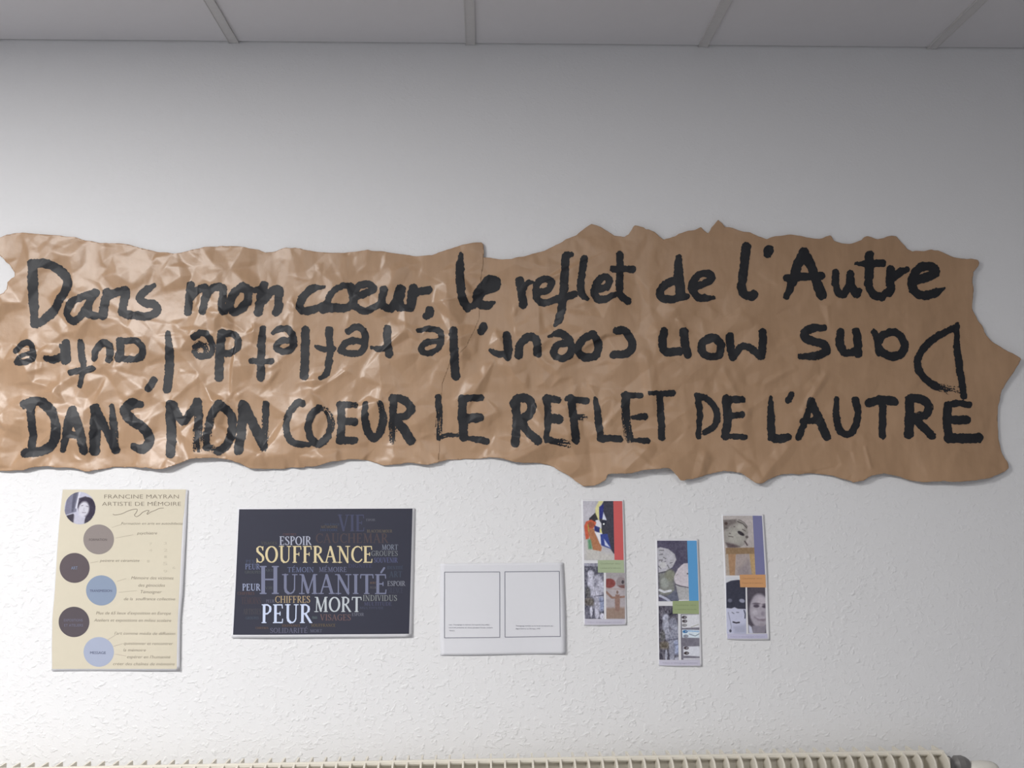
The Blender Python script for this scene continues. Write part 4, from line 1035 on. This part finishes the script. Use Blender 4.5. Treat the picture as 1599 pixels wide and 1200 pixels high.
b1.text('printed_caption', [('Vidéos et témoignages mémoire', 918, 972, 973.2, 2.0)], (152, 150, 164), h=.0006)

b2 = Sheet('bookmark', 'bookmark with a blue side strip and two pale sculpted heads', 'bookmark', [(1023.8,842.5),(1026,940),(1029.5,1041)], [(1090.6,842),(1094,940),(1097.4,1042)], MAT_SHEET, cb, 200, 'narrow bookmarks on the wall')
z = Z(990, 835)
def art2(X, Y):
    I = cv(X, (78, 75, 92)); I = grain(I, X, Y, 12, 10, 12)
    I = put_poly(I, X, Y, z((380,600),(560,580),(620,700),(640,960),(380,960)), (118, 120, 116), 3)
    I = put_poly(I, X, Y, z((540,940),(640,860),(700,1050),(400,1050)), (92, 95, 110), 1)
    I = put_poly(I, X, Y, z((365,215),(420,200),(540,230),(640,310),(660,400),(600,510),(500,575),(380,600)), (164, 163, 170))
    I = put_line(I, X, Y, z((385,605),(500,578),(560,545)), 1.2, (64, 62, 70))
    for q in [((390,405),(440,400),(430,425)),((460,360),(495,380)),((440,440),(500,420)),((400,250),(470,250)),((520,480),(545,530)),((560,450),(600,440)),((385,500),(420,540)),((400,320),(450,310))]:
        I = put_line(I, X, Y, z(*q), 1.3, (100, 100, 104))
    I = put_el(I, X, Y, *z((450,480))[0], 5, 5, (176, 176, 178), .5)
    I = put_el(I, X, Y, *z((560,640))[0], 8, 9, (122, 124, 112), .5); I = put_el(I, X, Y, *z((470,760))[0], 6, 8, (140, 144, 140), .5)
    I = put_line(I, X, Y, z((390,870),(460,900),(560,880)), 3.6, (186, 188, 194)); I = put_line(I, X, Y, z((390,960),(480,1000),(540,1045)), 3.6, (164, 166, 182))
    I = put_poly(I, X, Y, z((640,780),(860,840),(860,1040),(690,1040)), (156, 156, 158))
    I = put_poly(I, X, Y, z((850,450),(780,455),(740,480),(680,540),(620,660),(620,730),(650,780),(740,810),(870,840)), (178, 172, 178))
    I = put_line(I, X, Y, z((640,780),(700,805),(860,835)), 1.4, (72, 68, 78)); I = put_el(I, X, Y, *z((832,615))[0], 1.3, 1.0, (60, 58, 62))
    I = put_line(I, X, Y, z((650,640),(680,620)), .8, (140, 134, 136)); I = put_line(I, X, Y, z((690,1035),(850,1030)), 1.5, (196, 196, 200))
    return grain(grain(I, X, Y, 16, 1.8, 2.2), X, Y, 10, 5, 4)
b2.picture('printed_painting', 1026.8, 1074.2, 844.9, 939.6, art2, skew=.023, label='grey picture of two sculpted heads')
b2.patch('printed_strip', [(1073.6,844.8),(1088.4,844.8),(1091.4,939),(1076.8,939)], (84, 138, 182), .0006, (6, 12), label='blue strip')
b2.patch('printed_label', [(1051,939.2),(1091.6,938.6),(1092,959.4),(1051.2,959)], (136, 148, 112), .0009, (8, 5), label='green caption label')
b2.text('printed_caption', [('Cauchemar vécu', 1055, 1087, 946.5, 2.2), ('La mémoire retrouvée', 1054, 1088, 953.2, 2.2)], (112, 122, 92), h=.0011)
z = Z(994, 930)
b2.picture('printed_photo', 1029.2, 1059.2, 946.8, 1031.2, crowd(Z(997, 938), (82, 80, 90), (150, 152, 166), (98, 92, 84), 1), skew=.013, label='darker photo of a crowd')
z = Z(990, 930)
def heads(X, Y):
    I = cv(X, (108, 106, 116)); I = grain(I, X, Y, 10, 6, 6)
    I = put_poly(I, X, Y, z((750,310),(1030,300),(1030,505),(755,515)), (190, 191, 196)); I = put_poly(I, X, Y, z((755,540),(1030,545),(1030,670),(760,665)), (186, 196, 206))
    I = put_poly(I, X, Y, z((770,805),(1040,800),(1040,960),(775,945)), (188, 190, 198)); I = put_poly(I, X, Y, z((770,985),(1040,985),(1040,1010),(770,1010)), (184, 184, 192))
    for (x, y, c) in [(792,348,(74,68,72)),(798,408,(74,68,72)),(795,472,(128,128,130)),(805,572,(58,104,150)),(815,642,(120,124,136)),(818,828,(70,62,68)),(820,908,(62,54,56))]:
        I = put_el(I, X, Y, *z((x, y))[0], 4.0, 2.4, c, .25); I = put_el(I, X, Y, *z((x+12, y))[0], 1.2, .9, (150, 150, 158), .4)
    I = put_line(I, X, Y, z((850,560),(1020,570)), 1.3, (110, 150, 190)); I = put_line(I, X, Y, z((870,610),(960,640),(1030,600)), 1.1, (104, 116, 128)); I = put_line(I, X, Y, z((900,500),(1010,460)), 1.0, (150, 150, 140))
    return grain(I, X, Y, 10, 2, 2)
b2.picture('printed_photo', 1063.6, 1092.6, 959.8, 1031, heads, skew=.010, label='photo of small painted face profiles')
b2.patch('printed_band', [(1030,1031.8),(1093.6,1031.2),(1094.2,1040.2),(1030.4,1040)], (172, 170, 184), .0004, (8, 3))
b2.text('printed_caption', [('Vidéos et témoignages mémoire', 1035, 1090, 1037, 2.0)], (140, 140, 156), h=.0006)

b3 = Sheet('bookmark', 'bookmark with a purple-blue side strip, a mask and a smiling face', 'bookmark', [(1127.6,803.5),(1131.5,900),(1136,1000)], [(1193.2,803.8),(1199,900),(1203.2,1000.6)], MAT_SHEET, cb, 190, 'narrow bookmarks on the wall')
z = Z(1090, 790)
def art3(X, Y):
    I = cv(X, (156, 150, 148)); I = grain(I, X, Y, 8, 12, 12)
    I = put_poly(I, X, Y, z((395,230),(560,215),(680,225),(760,310),(775,420),(770,500),(720,600),(640,655),(480,665),(420,620),(395,520)), (134, 130, 126))
    I = put_poly(I, X, Y, z((395,225),(600,215),(600,270),(520,300),(420,380),(395,380)), (104, 98, 96), 1.5)
    I = put_el(I, X, Y, *z((440,280))[0], 2.6, 2.4, (72, 60, 58), .5)
    I = put_el(I, X, Y, *z((580,480))[0], 12, 11, (148, 146, 140), .7); I = put_el(I, X, Y, *z((660,340))[0], 6.5, 5, (152, 150, 144), .6)
    I = put_line(I, X, Y, z((620,250),(700,280),(760,350)), 1.5, (74, 68, 68)); I = put_line(I, X, Y, z((640,220),(720,260),(770,330)), 1.0, (86, 80, 80))
    I = put_el(I, X, Y, *z((665,435))[0], 5.8, 2.7, (54, 50, 54), .3, .55); I = put_el(I, X, Y, *z((755,490))[0], 2.4, 2.2, (88, 82, 82))
    I = put_line(I, X, Y, z((720,560),(740,590),(755,620)), 2.0, (76, 66, 68)); I = put_poly(I, X, Y, z((420,580),(540,600),(640,640),(560,665),(450,655)), (86, 76, 78), 1.5)
    for q in [((480,430),(500,438)),((470,480),(540,490)),((420,350),(470,352)),((690,370),(740,400)),((560,330),(575,330))]: I = put_line(I, X, Y, z(*q), 1.2, (86, 80, 78))
    I = put_poly(I, X, Y, z((415,660),(890,655),(890,755),(415,770)), (124, 104, 82))
    I = put_poly(I, X, Y, z((415,760),(570,760),(540,1095),(415,1095)), (144, 116, 92)); I = put_poly(I, X, Y, z((415,760),(450,760),(460,1095),(415,1095)), (150, 140, 130))
    I = put_poly(I, X, Y, z((780,755),(890,755),(900,1095),(800,1095)), (158, 134, 100)); I = put_poly(I, X, Y, z((575,760),(780,755),(800,1095),(545,1095)), (144, 134, 132))
    I = put_poly(I, X, Y, z((600,1000),(760,860),(800,1095),(600,1095)), (128, 120, 122), 4)
    return grain(I, X, Y, 12, 2, 2.6)
b3.picture('printed_painting', 1129.6, 1176.2, 806, 899.2, art3, skew=.046, label='picture of a grey mask on a wooden stool')
b3.patch('printed_strip', [(1176,805.8),(1190.2,806),(1195.2,898),(1180.6,898)], (103, 104, 136), .0006, (6, 12), label='purple-blue strip')
b3.patch('printed_label', [(1155.6,898),(1195.6,897.8),(1196.6,918),(1156.6,917.6)], (172, 130, 92), .0009, (8, 5), label='ochre caption label')
b3.text('printed_caption', [('Cauchemar vécu', 1160, 1190, 904.8, 2.2), ('Visages de la mémoire', 1159, 1192, 912, 2.2)], (144, 108, 78), h=.0011)
z = Z(1090, 890)
def hat(X, Y):
    I = cv(X, (164, 166, 184))
    I = put_poly(I, X, Y, z((440,130),(760,130),(760,180),(640,165),(560,165),(440,215)), (178, 180, 184))
    I = put_poly(I, X, Y, z((445,210),(520,175),(640,160),(780,200),(780,620),(620,615),(570,590),(520,610),(445,600)), (56, 57, 68))
    I = put_el(I, X, Y, *z((500,485))[0], 3.4, 3.0, (92, 94, 108), .5); I = put_el(I, X, Y, *z((690,490))[0], 4.4, 3.0, (128, 130, 146), .4, .3)
    I = put_line(I, X, Y, z((720,640),(738,700),(730,760)), 2.0, (72, 74, 88)); I = put_line(I, X, Y, z((470,670),(500,800),(515,900),(500,960)), 1.2, (124, 126, 144))
    I = put_el(I, X, Y, *z((500,960))[0], 1.8, 2.4, (64, 66, 78), .4)
    for q in [((530,670),(560,690)),((600,670),(635,672))]: I = put_line(I, X, Y, z(*q), 1.2, (88, 90, 104))
    I = put_line(I, X, Y, z((545,822),(590,835),(640,828)), 2.2, (44, 42, 50)); I = put_poly(I, X, Y, z((540,880),(740,860),(760,1000),(560,1000)), (142, 144, 162), 3)
    return grain(I, X, Y, 6, 3, 3)
b3.picture('printed_photo', 1134.2, 1164.6, 902.6, 990.6, hat, skew=.018, label='drawing of a pale face under a black hat')
def face(X, Y):
    I = cv(X, (72, 68, 76)); I = grain(I, X, Y, 8, 6, 8)
    I = put_el(I, X, Y, *z((960,650))[0], 15.5, 27, (142, 137, 146), .18)
    I = put_poly(I, X, Y, z((840,880),(1060,880),(1040,1000),(850,1000)), (118, 114, 124), 1)
    I = put_el(I, X, Y, *z((1000,500))[0], 9, 7, (158, 152, 160), .8)
    for (x, y) in ((912, 572), (1045, 580)): I = put_el(I, X, Y, *z((x, y))[0], 4.6, 2.4, (74, 68, 78), .5)
    I = put_el(I, X, Y, *z((912,535))[0], 6, 1.6, (92, 86, 95), .9); I = put_el(I, X, Y, *z((1048,545))[0], 4.5, 1.5, (92, 86, 95), .9)
    I = put_el(I, X, Y, *z((1010,690))[0], 3.0, 3.4, (124, 118, 128), .8); I = put_el(I, X, Y, *z((890,670))[0], 4.5, 4, (158, 154, 162), .8)
    I = put_poly(I, X, Y, z((875,745),(930,770),(1050,770),(1070,750),(1055,790),(1010,808),(935,795)), (108, 99, 108), 1.8)
    I = put_poly(I, X, Y, z((905,742),(960,754),(1030,750),(1035,760),(960,770)), (158, 153, 163), 1.4)
    I = put_el(I, X, Y, *z((990,860))[0], 5, 2.5, (134, 128, 136), .8)
    I = put_poly(I, X, Y, z((780,860),(830,900),(850,1000),(780,1000)), (168, 170, 186), 1)
    return grain(I, X, Y, 8, 2.5, 2.5)
b3.picture('printed_photo', 1167.4, 1195.4, 918, 989.6, face, skew=.026, label='grey photo of a smiling dark-haired face')
b3.patch('printed_band', [(1136.4,991),(1199,990.4),(1199.6,997.8),(1136.8,998.2)], (160, 159, 178), .0004, (8, 3))
b3.text('printed_caption', [('Vidéos et témoignages mémoire', 1141, 1195, 995.8, 2.0)], (136, 135, 156), h=.0006)
